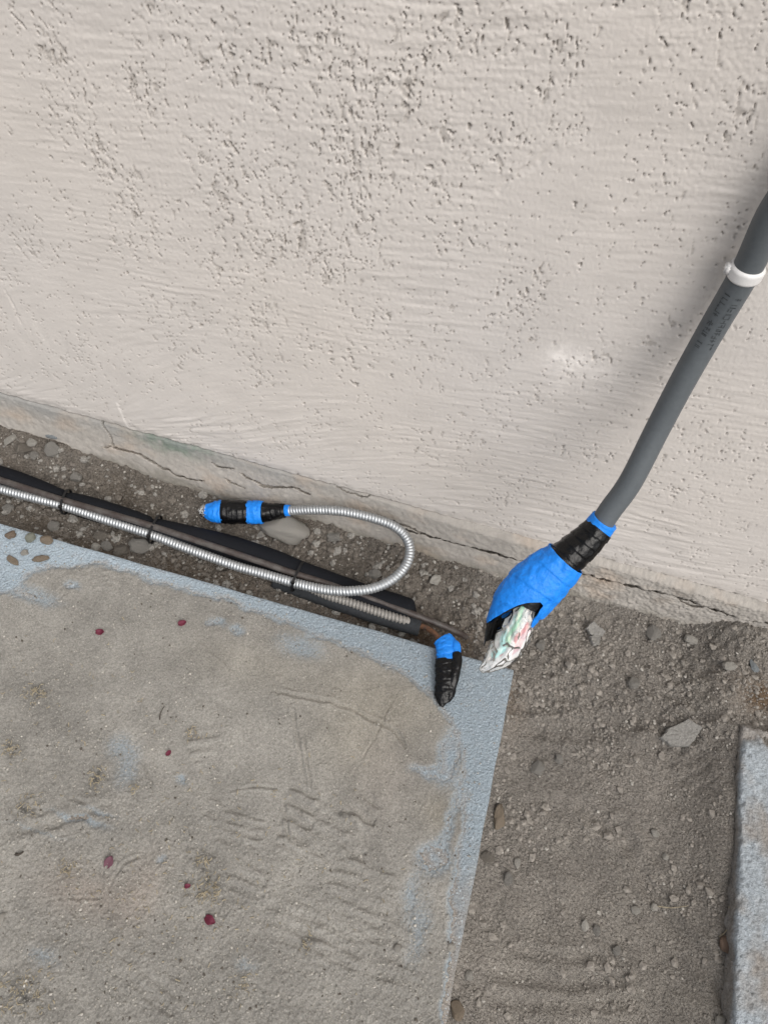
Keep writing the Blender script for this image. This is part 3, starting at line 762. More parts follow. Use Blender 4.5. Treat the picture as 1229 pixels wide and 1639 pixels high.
# black foam insulation, pinched where the ties squeeze it
fl = thing('insulated_pipe', 'thick black foam insulated pipe running along the foot of the wall', 'pipe', (-0.4738,-0.1343,0.0000))
P = catmull([(-1.5082,-0.0814,0.0270), (-1.1718,-0.1072,0.0270), (-0.8815,-0.1311,0.0270), (-0.7208,-0.1424,0.0280), (-0.6260,-0.1436,0.0270), (-0.5277,-0.1475,0.0280), (-0.4135,-0.1420,0.0270), (-0.3248,-0.1434,0.0270), (-0.2295,-0.1515,0.0280), (-0.1137,-0.1635,0.0250), (-0.0237,-0.1658,0.0240), (0.0163,-0.1682,0.0230)], 0.01)
P, s = resample(P, 0.0035)
pin = np.zeros(len(P))
for q in (TIES[0], TIES[1], TIES[2]):
    d = np.linalg.norm(P[:, :2] - np.array(q[:2]), axis=1)
    pin += 0.75 * np.exp(-(d / 0.006) ** 2) + 0.35 * np.exp(-(d / 0.035) ** 2)
prof = 0.0240 * (1 - 0.30 * np.clip(pin, 0, 1.1)) * (1 + 0.07 * perlin(s * 11, s * 0, 201)) * sstep(-0.001, 0.018, s[-1] - s) ** 0.5
link('foam_sleeve', sweep('foam_sleeve', P, lambda i, th: prof[i] * (1 + 0.03 * np.sin(th * 2 + i * 0.02)) + 0.0004 * perlin(i * 0.12, th * 3, 202), 28), M_FOAM, fl)

gp = thing('thin_pipe', 'thin dusty brown-grey pipe lying along the black foam insulated pipe', 'pipe', (-0.3233,-0.1422,0.0000))
P = catmull([(-1.4619,-0.1206,0.0500), (-1.1381,-0.1397,0.0500), (-0.8597,-0.1471,0.0500), (-0.7232,-0.1516,0.0490), (-0.5369,-0.1534,0.0490), (-0.3125,-0.1627,0.0470), (-0.2369,-0.1664,0.0450), (-0.1449,-0.1676,0.0430), (-0.0678,-0.1718,0.0410), (0.0273,-0.1784,0.0360), (0.0914,-0.1776,0.0160), (0.1266,-0.1722,-0.0120)], 0.01)
P, s = resample(P, 0.005)
link('pipe_run', sweep('pipe_run', P, const(0.0064), 18), M_PIPE_BROWN, gp)

# helically corrugated steel conduit with its loop and taped end
def corrugated(name, pts, r0, amp, pitch, parent, material, segs=20):
    P = catmull(pts, 0.004); P, s = resample(P, pitch / 8.0)
    def rad(i, th):
        ph = (s[i] / pitch + th / (2 * np.pi)) % 1.0
        return r0 + amp * (np.abs(np.sin(np.pi * ph)) ** 0.7 * 2 - 1)
    return link(name, sweep(name, P, rad, segs), material, parent)

fc = thing('flexible_conduit', 'silver corrugated steel conduit looping back to a blue and black taped end', 'conduit', (-0.1205,-0.1500,0.0000))
corrugated('corrugated_tube', [(-1.4585,-0.1443,0.0300), (-1.1410,-0.1522,0.0300), (-0.8571,-0.1602,0.0380), (-0.7231,-0.1585,0.0380), (-0.6277,-0.1626,0.0380), (-0.5292,-0.1669,0.0380), (-0.4514,-0.1744,0.0380), (-0.3510,-0.1821,0.0390), (-0.2926,-0.1832,0.0410), (-0.2304,-0.1858,0.0460), (-0.1893,-0.1874,0.0530), (-0.1522,-0.1860,0.0600), (-0.1146,-0.1794,0.0680),
    (-0.0738,-0.1627,0.0740), (-0.0433,-0.1352,0.0790), (-0.0275,-0.1017,0.0830), (-0.0284,-0.0701,0.0870), (-0.0450,-0.0475,0.0940), (-0.0768,-0.0359,0.1020), (-0.1310,-0.0338,0.1040), (-0.1826,-0.0361,0.1000), (-0.2336,-0.0417,0.0870), (-0.2793,-0.0464,0.0680), (-0.3058,-0.0510,0.0590)], 0.0090, 0.0009, 0.0062, fc, M_GALV)

def row(p, a, b=None):
    return (*p, a, b if b is not None else a)

link('blue_tape_collar', loft('blue_tape_collar', [row((-0.2819,-0.0467,0.0670), .0112), row((-0.2883,-0.0475,0.0650), .0116), row((-0.2935,-0.0480,0.0630), .0116)], 32, (0, 0, 1), .001, .03, (90, 2), 301), M_BLUE, fc)
link('black_tape_wrap', loft('black_tape_wrap', [row((-0.2911,-0.0472,0.0630), 0.0134), row((-0.3058,-0.0510,0.0590), 0.0154), row((-0.3238,-0.0569,0.0540), 0.0182), row((-0.3372,-0.0605,0.0530), 0.0209)], 40, (0, 0, 1), .001, .06, (70, 2), 303, lap=(.010, .0010)), M_BTAPE, fc)
link('blue_tape_wrap', loft('blue_tape_wrap', [row((-0.3348,-0.0598,0.0530), 0.0226), row((-0.3422,-0.0615,0.0520), 0.0240), row((-0.3579,-0.0660,0.0510), 0.0233), row((-0.3689,-0.0689,0.0500), 0.0220)], 48, (0, 0, 1), .001, .07, (80, 2), 305, fold=True, lap=(.010, .0010)), M_BLUE, fc)
link('black_tape_wrap', loft('black_tape_wrap', [row((-0.3653,-0.0678,0.0500), 0.0231), row((-0.3748,-0.0708,0.0500), 0.0234), row((-0.4029,-0.0777,0.0490), 0.0237), row((-0.4138,-0.0806,0.0480), 0.0233)], 48, (0, 0, 1), .001, .04, (60, 2), 307, lap=(.010, .0010)), M_BTAPE, fc)
link('blue_tape_tip', loft('blue_tape_tip', [row((-0.4115,-0.0798,0.0480), 0.0226), row((-0.4212,-0.0823,0.0470), 0.0226), row((-0.4334,-0.0856,0.0460), 0.0198), row((-0.4461,-0.0876,0.0450), 0.0143)], 48, (0, 0, 1), .001, .08, (80, 2), 309, fold=True, lap=(.010, .0010)), M_BLUE, fc)
link('plastic_film_end', loft('plastic_film_end', [row((-0.4410,-0.0866,0.0460), 0.0132), row((-0.4484,-0.0883,0.0450), 0.0127), row((-0.4562,-0.0896,0.0430), 0.0094), row((-0.4616,-0.0902,0.0410), 0.0033)], 40, (0, 0, 1), .0008, .25, (200, 5), 311), M_CLEAR, fc)

# second sleeve with copper line and taped end, lying on the pad
cl = thing('copper_line', 'copper line from a dark sleeve, its blue and black taped end lying on the pad', 'pipe', (0.0158,-0.1861,0.0000))
P = catmull([(-0.2715,-0.1758,0.0040), (-0.1910,-0.1829,0.0120), (-0.1380,-0.1882,0.0170), (-0.0604,-0.1931,0.0200), (-0.0097,-0.1947,0.0220), (0.0304,-0.1949,0.0230)], 0.006)
P, s = resample(P, 0.003)
sl = link('foam_sleeve', sweep('foam_sleeve', P, lambda i, th: 0.0118 + 0.0006 * perlin(i * 0.08, th * 1.2, 211), 26, caps=False), M_FOAM_GREY, cl)
md = sl.modifiers.new('thickness', 'SOLIDIFY'); md.thickness = 0.005; md.offset = -1
corrugated('corrugated_stub', [(-0.2056,-0.1770,0.0260), (-0.1580,-0.1864,0.0330), (-0.1131,-0.1885,0.0350), (-0.0618,-0.1922,0.0360), (-0.0237,-0.1940,0.0360), (0.0013,-0.1936,0.0340), (0.0143,-0.1909,0.0240)], 0.0078, 0.0016, 0.0072, cl, M_STUB, 16)
P = catmull([(-0.0109,-0.1909,0.0250), (0.0242,-0.1918,0.0270), (0.0443,-0.1972,0.0360), (0.0628,-0.2139,0.0560), (0.0747,-0.2319,0.0690), (0.0866,-0.2549,0.0730)], 0.004)
P, s = resample(P, 0.002)
link('copper_tube', sweep('copper_tube', P, const(0.0052), 16), M_COPPER, cl)
link('blue_tape_wrap', loft('blue_tape_wrap', [row((0.0735,-0.2233,0.0720), .0175, .009), row((0.0823,-0.2315,0.0740), .0195, .0105), row((0.0877,-0.2453,0.0750), .0190, .011), row((0.0927,-0.2624,0.0750), .0190, .011)], 44, (0, 0, 1), .001, .10, (90, 2), 321, lap=(.012, .0012), fold=True), M_BLUE, cl)
link('black_tape_cap', loft('black_tape_cap', [row((0.0889,-0.2611,0.0750), .0190, .0115), row((0.0940,-0.2776,0.0740), .0198, .0120), row((0.0987,-0.2977,0.0730), .0190, .0110), row((0.1011,-0.3167,0.0710), .0182, .0090), row((0.1011,-0.3299,0.0680), .0150, .0075), row((0.1017,-0.3406,0.0650), .0070, .0040), row((0.1017,-0.3450,0.0640), .0020, .0020)], 44, (0, 0, 1), .001, .15, (70, 2.5), 323, lap=(.014, .0012), fold=True), M_BTAPE, cl)
link('black_tape_flap', loft('black_tape_flap', [row((0.1051,-0.2442,0.0830), .0040, .004), row((0.1061,-0.2489,0.0830), .0090, .0075), row((0.1089,-0.2661,0.0820), .0098, .0085), row((0.1103,-0.2869,0.0800), .0095, .0080), row((0.1098,-0.3070,0.0750), .0085, .0060), row((0.1073,-0.3228,0.0700), .0040, .0040)], 32, (0, 0, 1), .001, .06, (60, 2), 325), M_BTAPE, cl)
link('blue_tape_flap', loft('blue_tape_flap', [row((0.0968,-0.2248,0.0780), .0050, .005), row((0.1005,-0.2320,0.0800), .0088, .007), row((0.1049,-0.2473,0.0810), .0086, .0068)], 28, (0, 0, 1), .001, .10, (90, 2), 327, fold=True), M_BLUE, cl)

# cable ties round the bundle
TIE_LABEL = ['black cable tie round the pipe bundle, nearest the left picture edge', 'middle of three black cable ties round the pipe bundle',
             'black cable tie round the pipe bundle beside the conduit loop']
TIE_GEO = [((-0.7254,-0.1473,0.0360), (-0.7229,-0.1345,0.0340), (-0.7201,-0.1578,0.0360)), ((-0.5328,-0.1507,0.0360), (-0.5294,-0.1350,0.0340), (-0.5294,-0.1673,0.0360)), ((-0.2282,-0.1664,0.0360), (-0.2251,-0.1488,0.0340), (-0.2268,-0.1851,0.0440))]
for lab, (c, a_, b_) in zip(TIE_LABEL, TIE_GEO):
    t = thing('cable_tie', lab, 'cable tie', (c[0], c[1], 0.0), 'cable ties round the pipe bundle')
    A = Vector(a_); Bv = Vector(b_); mid = (A + Bv) / 2; ax = (Bv - A); half = ax.length / 2
    ax.normalize(); up = Vector((0, 0, 1)); up = (up - ax * up.dot(ax)).normalized()
    pts = []
    for q in range(40):
        th = 2 * math.pi * q / 40
        cth, sth = math.cos(th), math.sin(th)
        e = 0.75
        pts.append(mid + ax * ((half + 0.0125) * math.copysign(abs(cth) ** e, cth)) + up * (0.0205 * math.copysign(abs(sth) ** e, sth) - .002))
    side = ax.cross(up)
    bm = bmesh.new(); R_ = []
    for p in pts:
        n_ = (p - mid).normalized()
        R_.append([bm.verts.new(p + side * sx * 0.0024 + n_ * sn) for sx, sn in ((-1, 0), (-1, .0016), (1, .0016), (1, 0))])
    for q in range(40):
        a0, b0 = R_[q], R_[(q + 1) % 40]
        for w in range(4):
            bm.faces.new((a0[w], a0[(w + 1) % 4], b0[(w + 1) % 4], b0[w]))
    me = bpy.data.meshes.new('strap'); bm.to_mesh(me); bm.free()
    link('strap', me, M_TIE, t)
    bm = bmesh.new(); bmesh.ops.create_cube(bm, size=1)
    bmesh.ops.bevel(bm, geom=bm.edges[:], offset=0.12, segments=2, affect='EDGES')
    hd = pts[4] + (pts[4] - mid).normalized() * 0.002
    for v_ in bm.verts:
        v_.co = hd + side * v_.co.x * 0.0075 + ax * v_.co.y * 0.0065 + up * v_.co.z * 0.005
    me = bpy.data.meshes.new('tie_head'); bm.to_mesh(me); bm.free()
    link('tie_head', me, M_TIE, t)

# ------------------------------------------------------------------ grey conduit hanging from the wall
hc = thing('hanging_conduit', 'grey flexible conduit hanging from the wall, its end bagged in blue and black tape', 'conduit', (0.2298,-0.1547,0.4794))
pts = [(0.284, -0.026, 2.6), (0.282, -0.026, 1.9), (0.277, -0.026, 1.35), (0.262, -0.027, 1.08), (0.2530, -0.028, 0.990), (0.2455, -0.029, 0.925), (0.2540,-0.0282,0.8480), (0.2550,-0.0348,0.7656), (0.2524,-0.0548,0.6908), (0.2501,-0.0809,0.6183), (0.2442,-0.1210,0.5496), (0.2330,-0.1465,0.5070), (0.2263,-0.1645,0.4799), (0.2103,-0.1897,0.4551), (0.1956,-0.2115,0.4380)]
P = catmull(pts, 0.01); P, s = resample(P, 0.005)
CR = 0.0160
link('conduit_tube', sweep('conduit_tube', P, const(CR), 36, (0.3, -0.8, 0.3)), M_CONDUIT, hc)
def near(p):
    return int(np.argmin(np.linalg.norm(P - np.array(p), axis=1)))
T, S, U = frames(P, (0.0, -0.6, 0.8))
# white band
k = near((0.2539,-0.0280,0.8469))
bp = np.array([P[k] + T[k] * d for d in np.linspace(-0.0085, 0.0085, 9)])
br = np.array([.0162, .0184, .0190, .0187, .0190, .0187, .0190, .0184, .0162])
link('white_band', sweep('white_band', bp, lambda i, th: br[i] * (1 + .01 * np.sin(th * 3)), 36, (0.3, -0.8, 0.3)), M_BAND, hc)
bmx = bmesh.new(); bmesh.ops.create_cube(bmx, size=1)
bmesh.ops.bevel(bmx, geom=bmx.edges[:], offset=0.2, segments=3, affect='EDGES')
Sx = -S[k] if S[k][0] > 0 else S[k]
for v_ in bmx.verts:
    v_.co = Vector(P[k] + Sx * (0.0195 + v_.co.x * 0.007) + T[k] * v_.co.y * 0.013 + U[k] * v_.co.z * 0.012)
me = bpy.data.meshes.new('band_lug'); bmx.to_mesh(me); bmx.free()
me.polygons.foreach_set('use_smooth', [True] * len(me.polygons))
link('band_lug', me, M_BAND, hc)
# faded printing on the jacket: rows of small dark strokes, as blurred as in the place
bmp = bmesh.new()
rr = random.Random(5)
ka, kb = near((0.2564,-0.0302,0.8235)), near((0.2549,-0.0379,0.7465))
def surf(t, ang, lift=0.0004):
    i = min(max(t, 0), len(P) - 1.001); j = int(i); f_ = i - j
    c = P[j] * (1 - f_) + P[j + 1] * f_; s_ = S[j]; u_ = U[j]
    return Vector(c + (CR + lift) * (s_ * math.cos(ang) + u_ * math.sin(ang)))
def stroke(t0, a0, t1, a1, w):
    """thin patch on the jacket from (t0,a0) to (t1,a1)"""
    dt, da = t1 - t0, (a1 - a0) * CR / 0.005
    L = math.hypot(dt, da) or 1
    nt_, na = -da / L * w / 0.005, dt / L * w / CR
    vs = [bmp.verts.new(surf(t0 + nt_, a0 + na)), bmp.verts.new(surf(t1 + nt_, a1 + na)), bmp.verts.new(surf(t1 - nt_, a1 - na)), bmp.verts.new(surf(t0 - nt_, a0 - na))]
    bmp.faces.new(vs)
for rowa in (0.95, 1.75):
    t = float(ka)
    while t < kb:
        w = rr.uniform(0.55, 0.9)
        if rr.random() < 0.88:
            for _ in range(rr.choice((2, 3))):
                if rr.random() < 0.5:
                    a = rr.choice((-.19, 0, .19)); stroke(t, rowa + a, t + w, rowa + a, .0006)
                else:
                    q = t + rr.choice((0, .5, 1)) * w; stroke(q, rowa - .2, q, rowa + .2, .0006)
        t += w + 0.35
me = bpy.data.meshes.new('jacket_print'); bmp.to_mesh(me); bmp.free()
link('jacket_print', me, M_PRINT, hc)
# tape and film at the free end
E2 = (0.10, -0.50, 0.86)
link('blue_tape_collar', loft('blue_tape_collar', [row((0.2311,-0.1558,0.4949), .0196), row((0.2285,-0.1600,0.4880), .0205), row((0.2251,-0.1677,0.4793), .0206)], 48, E2, .001, .02, (60, 2), 401), M_BLUE, hc)
link('black_tape_wrap', loft('black_tape_wrap', [row((0.2276,-0.1633,0.4840), .0209), row((0.2233,-0.1706,0.4778), .0213), row((0.2142,-0.1839,0.4662), .0235), row((0.2025,-0.1980,0.4544), .0252), row((0.1912,-0.2117,0.4439), .0262)], 56, E2, .0012, .07, (50, 2), 403, lap=(.016, .0012), fold=True), M_BTAPE, hc)
def ends(table):
    a = np.array([q[0] for q in table]); b = np.array([q[1] for q in table])
    return lambda th: 1 - np.interp(th, a, b)
# theta 0 = left flank, pi/2 = front, pi = right flank
BLUE_END = ends([(0, 0), (.4, .05), (.8, .16), (1.2, .30), (1.6, .44), (1.9, .51), (2.1, .50), (2.25, .36), (2.4, .20), (2.7, .15), (3.14, .14), (4, .12), (5, .05), (6.2832, 0)])
LINING_END = ends([(0, 0), (.3, .04), (.6, .22), (1.0, .50), (1.5, .70), (2.2, .74), (2.8, .62), (3.14, .5), (3.6, .25), (4.4, .1), (6.2832, 0)])
SHELL = [row((0.1960,-0.2057,0.4493), .0288, .0290), row((0.1893,-0.2154,0.4397), .0325, .030), row((0.1803,-0.2254,0.4312), .0365, .031), row((0.1699,-0.2398,0.4202), .0385, .031), row((0.1599,-0.2559,0.4083), .0385, .030), row((0.1515,-0.2703,0.3961), .0365, .028), row((0.1466,-0.2861,0.3817), .0320, .026), row((0.1420,-0.3034,0.3663), .0270, .024)]
bs = link('blue_tape_bag', loft('blue_tape_bag', SHELL, 96, E2, .0015, .055, (45, 2.6), 405, send=BLUE_END, lap=(.034, .0013), fold=True, caps=False), M_BLUE, hc)
md = bs.modifiers.new('thickness', 'SOLIDIFY'); md.thickness = 0.0012; md.offset = -1
INNER = [row((0.1702,-0.2389,0.4184), .036, .028), row((0.1602,-0.2550,0.4065), .0365, .0275), row((0.1518,-0.2695,0.3942), .0345, .0255), row((0.1457,-0.2868,0.3779), .0295, .0235), row((0.1398,-0.3062,0.3614), .0235, .021), row((0.1344,-0.3274,0.3439), .0135, .014)]
ins = link('black_tape_lining', loft('black_tape_lining', INNER, 80, E2, .0015, .04, (30, 2.2), 407, send=LINING_END, caps=False), M_BTAPE, hc)
md = ins.modifiers.new('thickness', 'SOLIDIFY'); md.thickness = 0.0012; md.offset = -1
FILM = [row((0.1663,-0.2647,0.4074), .010, .010), row((0.1597,-0.2851,0.3962), .0190, .014), row((0.1562,-0.3068,0.3806), .0235, .017), row((0.1517,-0.3241,0.3653), .0235, .017), row((0.1442,-0.3383,0.3519), .0195, .014), row((0.1349,-0.3498,0.3403), .0125, .010), row((0.1253,-0.3582,0.3304), .0040, .004)]
film = link('clear_film_bag', loft('clear_film_bag', FILM, 72, E2, .0011, .30, (42, 1.9), 409, fold=True), M_CLEAR, hc)
def wire(name, pts, r, m_):
    Pw = catmull(pts, .004); Pw, _ = resample(Pw, .002)
    link(name, sweep(name, Pw, const(r), 10, (0.3, -0.5, 0.4)), m_, hc)
wire('green_wire', [(0.1560,-0.2732,0.4103), (0.1542,-0.2849,0.4037), (0.1538,-0.3011,0.3944), (0.1478,-0.3142,0.3828), (0.1513,-0.3253,0.3681)], .0036, M_GREEN)
wire('pale_wire', [(0.1528,-0.2870,0.3957), (0.1504,-0.3030,0.3867), (0.1427,-0.3162,0.3739), (0.1460,-0.3282,0.3610), (0.1359,-0.3380,0.3470)], .0050, M_CYAN)
wire('red_wire', [(0.1692,-0.2914,0.3919), (0.1667,-0.3022,0.3871), (0.1592,-0.3139,0.3809), (0.1581,-0.3279,0.3649), (0.1459,-0.3367,0.3516)], .0034, M_RED)
wire('pink_wire', [(0.1760,-0.2913,0.3868), (0.1683,-0.3103,0.3788), (0.1658,-0.3226,0.3674), (0.1516,-0.3367,0.3511)], .0042, M_PINK)
wire('white_wire', [(0.1618,-0.2740,0.4024), (0.1635,-0.2954,0.3877), (0.1571,-0.3208,0.3714), (0.1549,-0.3323,0.3580), (0.1443,-0.3406,0.3448)], .0058, M_WHITE)
wire('white_wire', [(0.1741,-0.2796,0.3937), (0.1735,-0.2993,0.3801), (0.1677,-0.3232,0.3599), (0.1574,-0.3338,0.3477), (0.1362,-0.3481,0.3365)], .0058, M_WHITE)

# ------------------------------------------------------------------ stones one can point at
def rock_mesh(seed, flat=0.7, rough=0.22, sub=3, angular=0.0):
    r = random.Random(seed)
    bm = bmesh.new(); bmesh.ops.create_icosphere(bm, subdivisions=sub, radius=1)
    co = np.array([v_.co[:] for v_ in bm.verts])
    o = np.array([r.uniform(-50, 50) for _ in range(3)])
    d = 0.6 * perlin(co[:, 0] * 1.1 + o[0], co[:, 1] * 1.1 + co[:, 2] * 0.9 + o[1], seed % 50) + 0.4 * perlin(co[:, 2] * 2.3 + o[2], co[:, 0] * 2.1 - co[:, 1] + o[0], seed % 50 + 60)
    co = co * (1 + rough * d)[:, None]
    for _ in range(int(angular)):
        n_ = np.array([r.gauss(0, 1) for _ in range(3)]); n_ /= np.linalg.norm(n_)
        k_ = r.uniform(0.45, 0.75); e = np.clip(co.dot(n_) - k_, 0, None)
        co = co - e[:, None] * n_ * 0.9
    co[:, 2] *= flat
    for v_, c in zip(bm.verts, co): v_.co = c
    for f_ in bm.faces: f_.smooth = angular < 2
    me = bpy.data.meshes.new('stone'); bm.to_mesh(me); bm.free()
    return me

def px_stone(p, w, h, ang, kind, label, z=None, seed=0, flat=0.6, angular=3, name='stone', cat='stone', sink=0.16, tilt=0.0):
    me = rock_mesh(seed, flat, 0.36, 3, angular)
    o = link(name, me, M_ST[kind])
    zz = ground_h(np.array([p[0]]), np.array([p[1]]))[0] if z is None else z
    hh = min(w, h) / 2
    o.scale = (w / 2, h / 2, hh)
    o.rotation_euler = (tilt, 0, ang)
    o.location = (p[0], p[1], float(zz) + hh * flat * (1 - 2 * sink))
    tag(o, label, cat)
    return o

ST = [  # point, width, depth, angle, look, label, kwargs
 ((-0.2900,-0.0676), .108, .060, -.16, 'pale', 'large smooth pale grey stone propping the taped conduit end', dict(flat=.85, angular=1, sink=.08, seed=21)),
 ((0.0376,-0.0808), .022, .030, -.5, 'white', 'small pale shiny chip on the soil right of the conduit loop', dict(flat=.5, angular=4)),
 ((0.2479,-0.4871), .022, .044, .0, 'tan', 'tan oval stone beside the right edge of the pad', dict(flat=.7, angular=2)),
 ((-0.7705,-0.2581), .020, .017, .5, 'orange', 'orange-brown pebble on the pad, nearest the left picture edge', dict(z=.060, flat=.75, sink=.12, angular=1)),
 ((-0.7327,-0.2518), .018, .022, .2, 'green', 'greenish-grey pebble on the pad edge between two brown ones', dict(z=.060, flat=.75, sink=.12, angular=1)),
 ((-0.7009,-0.2488), .025, .019, .3, 'tan', 'round tan pebble on the clean back edge of the pad', dict(z=.060, flat=.75, sink=.12, angular=1)),
 ((-0.7284,-0.2841), .015, .013, .3, 'pale', 'small pale grey pebble amid the brown ones on the pad', dict(z=.060, flat=.7, sink=.12, angular=1)),
 ((-0.6938,-0.2871), .030, .014, .45, 'tan', 'long tan pebble lying slanted on the pad', dict(z=.060, flat=.7, sink=.12, angular=1)),
 ((-0.7414,-0.3047), .030, .012, -.35, 'tan', 'flat tan sliver of stone on the pad at the left', dict(z=.060, flat=.5, sink=.12, angular=1)),
 ((-0.9249,-0.0136), .036, .020, -.4, 'grey', 'long grey stone against the foundation at the far left', dict()),
 ((-0.8940,-0.0495), .022, .034, -.2, 'pale', 'pale upright oval pebble left of the dark round one', dict()),
 ((-0.8568,-0.0607), .036, .032, .1, 'dark', 'dark rounded stone in the cluster left of the bluish chip', dict(flat=.7)),
 ((-0.8466,-0.0423), .022, .020, .0, 'pale', 'pale pebble behind the dark rounded stone', dict()),
 ((-0.8347,-0.0651), .020, .022, .0, 'grey', 'small grey pebble touching the dark rounded stone', dict()),
 ((-0.8009,-0.0457), .034, .032, .3, 'grey', 'round grey stone just below the bluish chip', dict(flat=.7)),
 ((-0.8158,-0.0135), .034, .022, -.3, 'blue', 'bluish angular chip at the foot of the foundation', dict(angular=4)),
 ((-0.7375,-0.0824), .026, .024, .0, 'grey', 'lone round pebble just behind the black insulated pipe', dict(flat=.75)),
 ((-0.5552,-0.1830), .042, .034, .1, 'grey', 'largest grey cobble between the steel conduit and the pad', dict(flat=.65)),
 ((-0.5895,-0.2012), .032, .026, .4, 'dark', 'dark cobble touching the pad edge left of the largest one', dict(flat=.65)),
 ((-0.6198,-0.1990), .028, .019, -.2, 'grey', 'grey cobble second left of the largest one by the pad', dict(flat=.65)),
 ((-0.6335,-0.2121), .020, .018, .0, 'pale', 'pale small pebble against the pad edge by the grey cobbles', dict()),
 ((-0.6412,-0.1820), .030, .022, .3, 'dark', 'dark pebble just under the steel conduit', dict()),
 ((-0.7344,-0.1921), .026, .022, .0, 'grey', 'grey pebble in the soil below the leftmost cable tie', dict()),
 ((-0.8358,-0.1850), .026, .020, .0, 'grey', 'grey pebble in front of the conduit at the left picture edge', dict()),
 ((-0.0849,-0.1029), .026, .024, .0, 'grey', 'round pebble inside the conduit loop', dict(flat=.7)),
 ((-0.1846,-0.0525), .034, .026, .2, 'grey', 'knobbly clod of soil inside the conduit loop', dict(angular=2)),
 ((0.4475,-0.1830), .024, .024, .2, 'grey', 'rounded grey pebble above the flat concrete fragment', dict(flat=.7)),
 ((0.2674,-0.1562), .020, .022, .0, 'grey', 'grey pebble just right of the hanging taped end', dict(flat=.7)),
 ((0.4774,-0.0683), .030, .030, .4, 'grey', 'knobbly grey lump near the cracked foundation', dict(angular=2)),
 ((0.5513,-0.0623), .028, .020, .0, 'pale', 'pale lump near the foundation at the right', dict(angular=2)),
 ((0.6149,-0.1098), .028, .020, .3, 'pale', 'pale flat pebble left of the bluish one by the foundation', dict(angular=2)),
 ((0.6600,-0.0977), .016, .026, .5, 'blue', 'bluish pebble near the right picture edge, by the foundation', dict(angular=3)),
 ((0.4174,-0.6118), .014, .020, .4, 'white', 'whitest pebble on the bare soil right of the pad', dict(angular=3)),
 ((0.4996,-0.5675), .016, .015, .0, 'pale', 'pale pebble, left of a pair on the bare soil', dict(angular=2)),
 ((0.5291,-0.5546), .013, .015, .0, 'white', 'whitish pebble, right of a pair on the bare soil', dict(angular=2)),
 ((0.4376,-0.6146), .013, .017, .2, 'grey', 'grey pebble just right of the whitest one', dict(angular=2)),
 ((0.5202,-0.4375), .016, .015, .0, 'pale', 'lone pale pebble in the smooth soil left of the kerb', dict(angular=3)),
 ((0.5394,-0.4715), .014, .011, .0, 'pale', 'tiny pale pebble below the lone one left of the kerb', dict(angular=3)),
 ((0.4731,-0.6343), .014, .016, .0, 'grey', 'grey pebble in the soil below the pale pair', dict(angular=3)),
 ((0.6355,-0.5819), .026, .026, .0, 'brown', 'smooth reddish-brown disc-shaped stone beside the kerb', dict(angular=0, flat=.45)),
 ((0.6332,-0.6887), .020, .018, .2, 'pale', 'pale stone at the foot of the kerb, bottom right', dict(angular=2)),
 ((0.2392,-0.5555), .024, .018, .1, 'dark', 'dark pebble at the pad edge below the tan oval stone', dict(angular=2)),
 ((0.2987,-0.3839), .028, .024, .2, 'grey', 'grey lump left of the flat concrete fragment', dict(angular=3)),
 ((0.3362,-0.3572), .016, .020, .3, 'grey', 'upright grey pebble between the lump and the flat fragment', dict(angular=3)),
 ((0.2330,-0.7828), .026, .026, .0, 'tan', 'tan pebble at the bottom of the pad edge', dict(angular=3)),
 ((0.2917,-0.5508), .012, .020, .0, 'pale', 'small upright pale pebble right of the pad edge', dict(angular=3)),
 ((0.2814,-0.5775), .018, .024, -.3, 'grey', 'grey pebble below the small upright pale one', dict(angular=3)),
 ((0.2444,-0.7336), .014, .016, .0, 'pale', 'pale pebble in the soil near the lower pad corner edge', dict(angular=3)),
 ((0.2014,-0.7044), .012, .013, .0, 'white', 'white pebble on the lower right rim of the pad', dict(z=.060, angular=1, sink=.05)),
 ((0.1204,-0.7273), .014, .012, .0, 'pale', 'pale pebble on the mud near the lower right of the pad', dict(z=.063, angular=1, sink=.05)),
 ((-0.4654,-0.8477), .012, .018, .0, 'white', 'whitish pebble on the mud at the left picture edge', dict(z=.063, angular=1, sink=.05)),
 ((-0.5030,-0.6826), .010, .010, .0, 'white', 'tiny white pebble on the mud above the scrape mark', dict(z=.063, angular=1, sink=.05)),
]
for i, (p, w, h, a, kd, lab, kw) in enumerate(ST):
    kw = dict(kw); kw.setdefault('seed', 500 + i)
    px_stone(p, w, h, a, kd, lab, **kw)

def slab_chip(name, outline, z, th, label, cat, tilt=(0, 0), material='chip', seed=0):
    """broken flat fragment with uneven top"""
    c = Vector((sum(p[0] for p in outline) / len(outline), sum(p[1] for p in outline) / len(outline), 0))
    bm = bmesh.new(); pts = []
    r = random.Random(seed)
    for (a, b) in zip(outline, outline[1:] + outline[:1]):
        for q in range(4):
            f_ = q / 4
            pts.append((a[0] * (1 - f_) + b[0] * f_ - c.x + r.uniform(-.0012, .0012), a[1] * (1 - f_) + b[1] * f_ - c.y + r.uniform(-.0012, .0012)))
    n = len(pts); rings = []
    for sc, zz in ((1.03, 0), (1.0, th * 0.75), (0.95, th), (0.6, th * 1.02), (0.25, th * 1.05)):
        rings.append([bm.verts.new((x * sc, y * sc, zz + (r.uniform(-.0006, .0006) if zz else 0))) for x, y in pts])
    for A_, B_ in zip(rings[:-1], rings[1:]):
        for i in range(n): bm.faces.new((A_[i], A_[(i + 1) % n], B_[(i + 1) % n], B_[i]))
    bm.faces.new(rings[-1]); bm.faces.new(rings[0][::-1])
    me = bpy.data.meshes.new(name); bm.to_mesh(me); bm.free()
    o = link(name, me, M_ST[material]); o.location = (c.x, c.y, z); o.rotation_euler = (tilt[0], tilt[1], 0)
    return tag(o, label, cat)
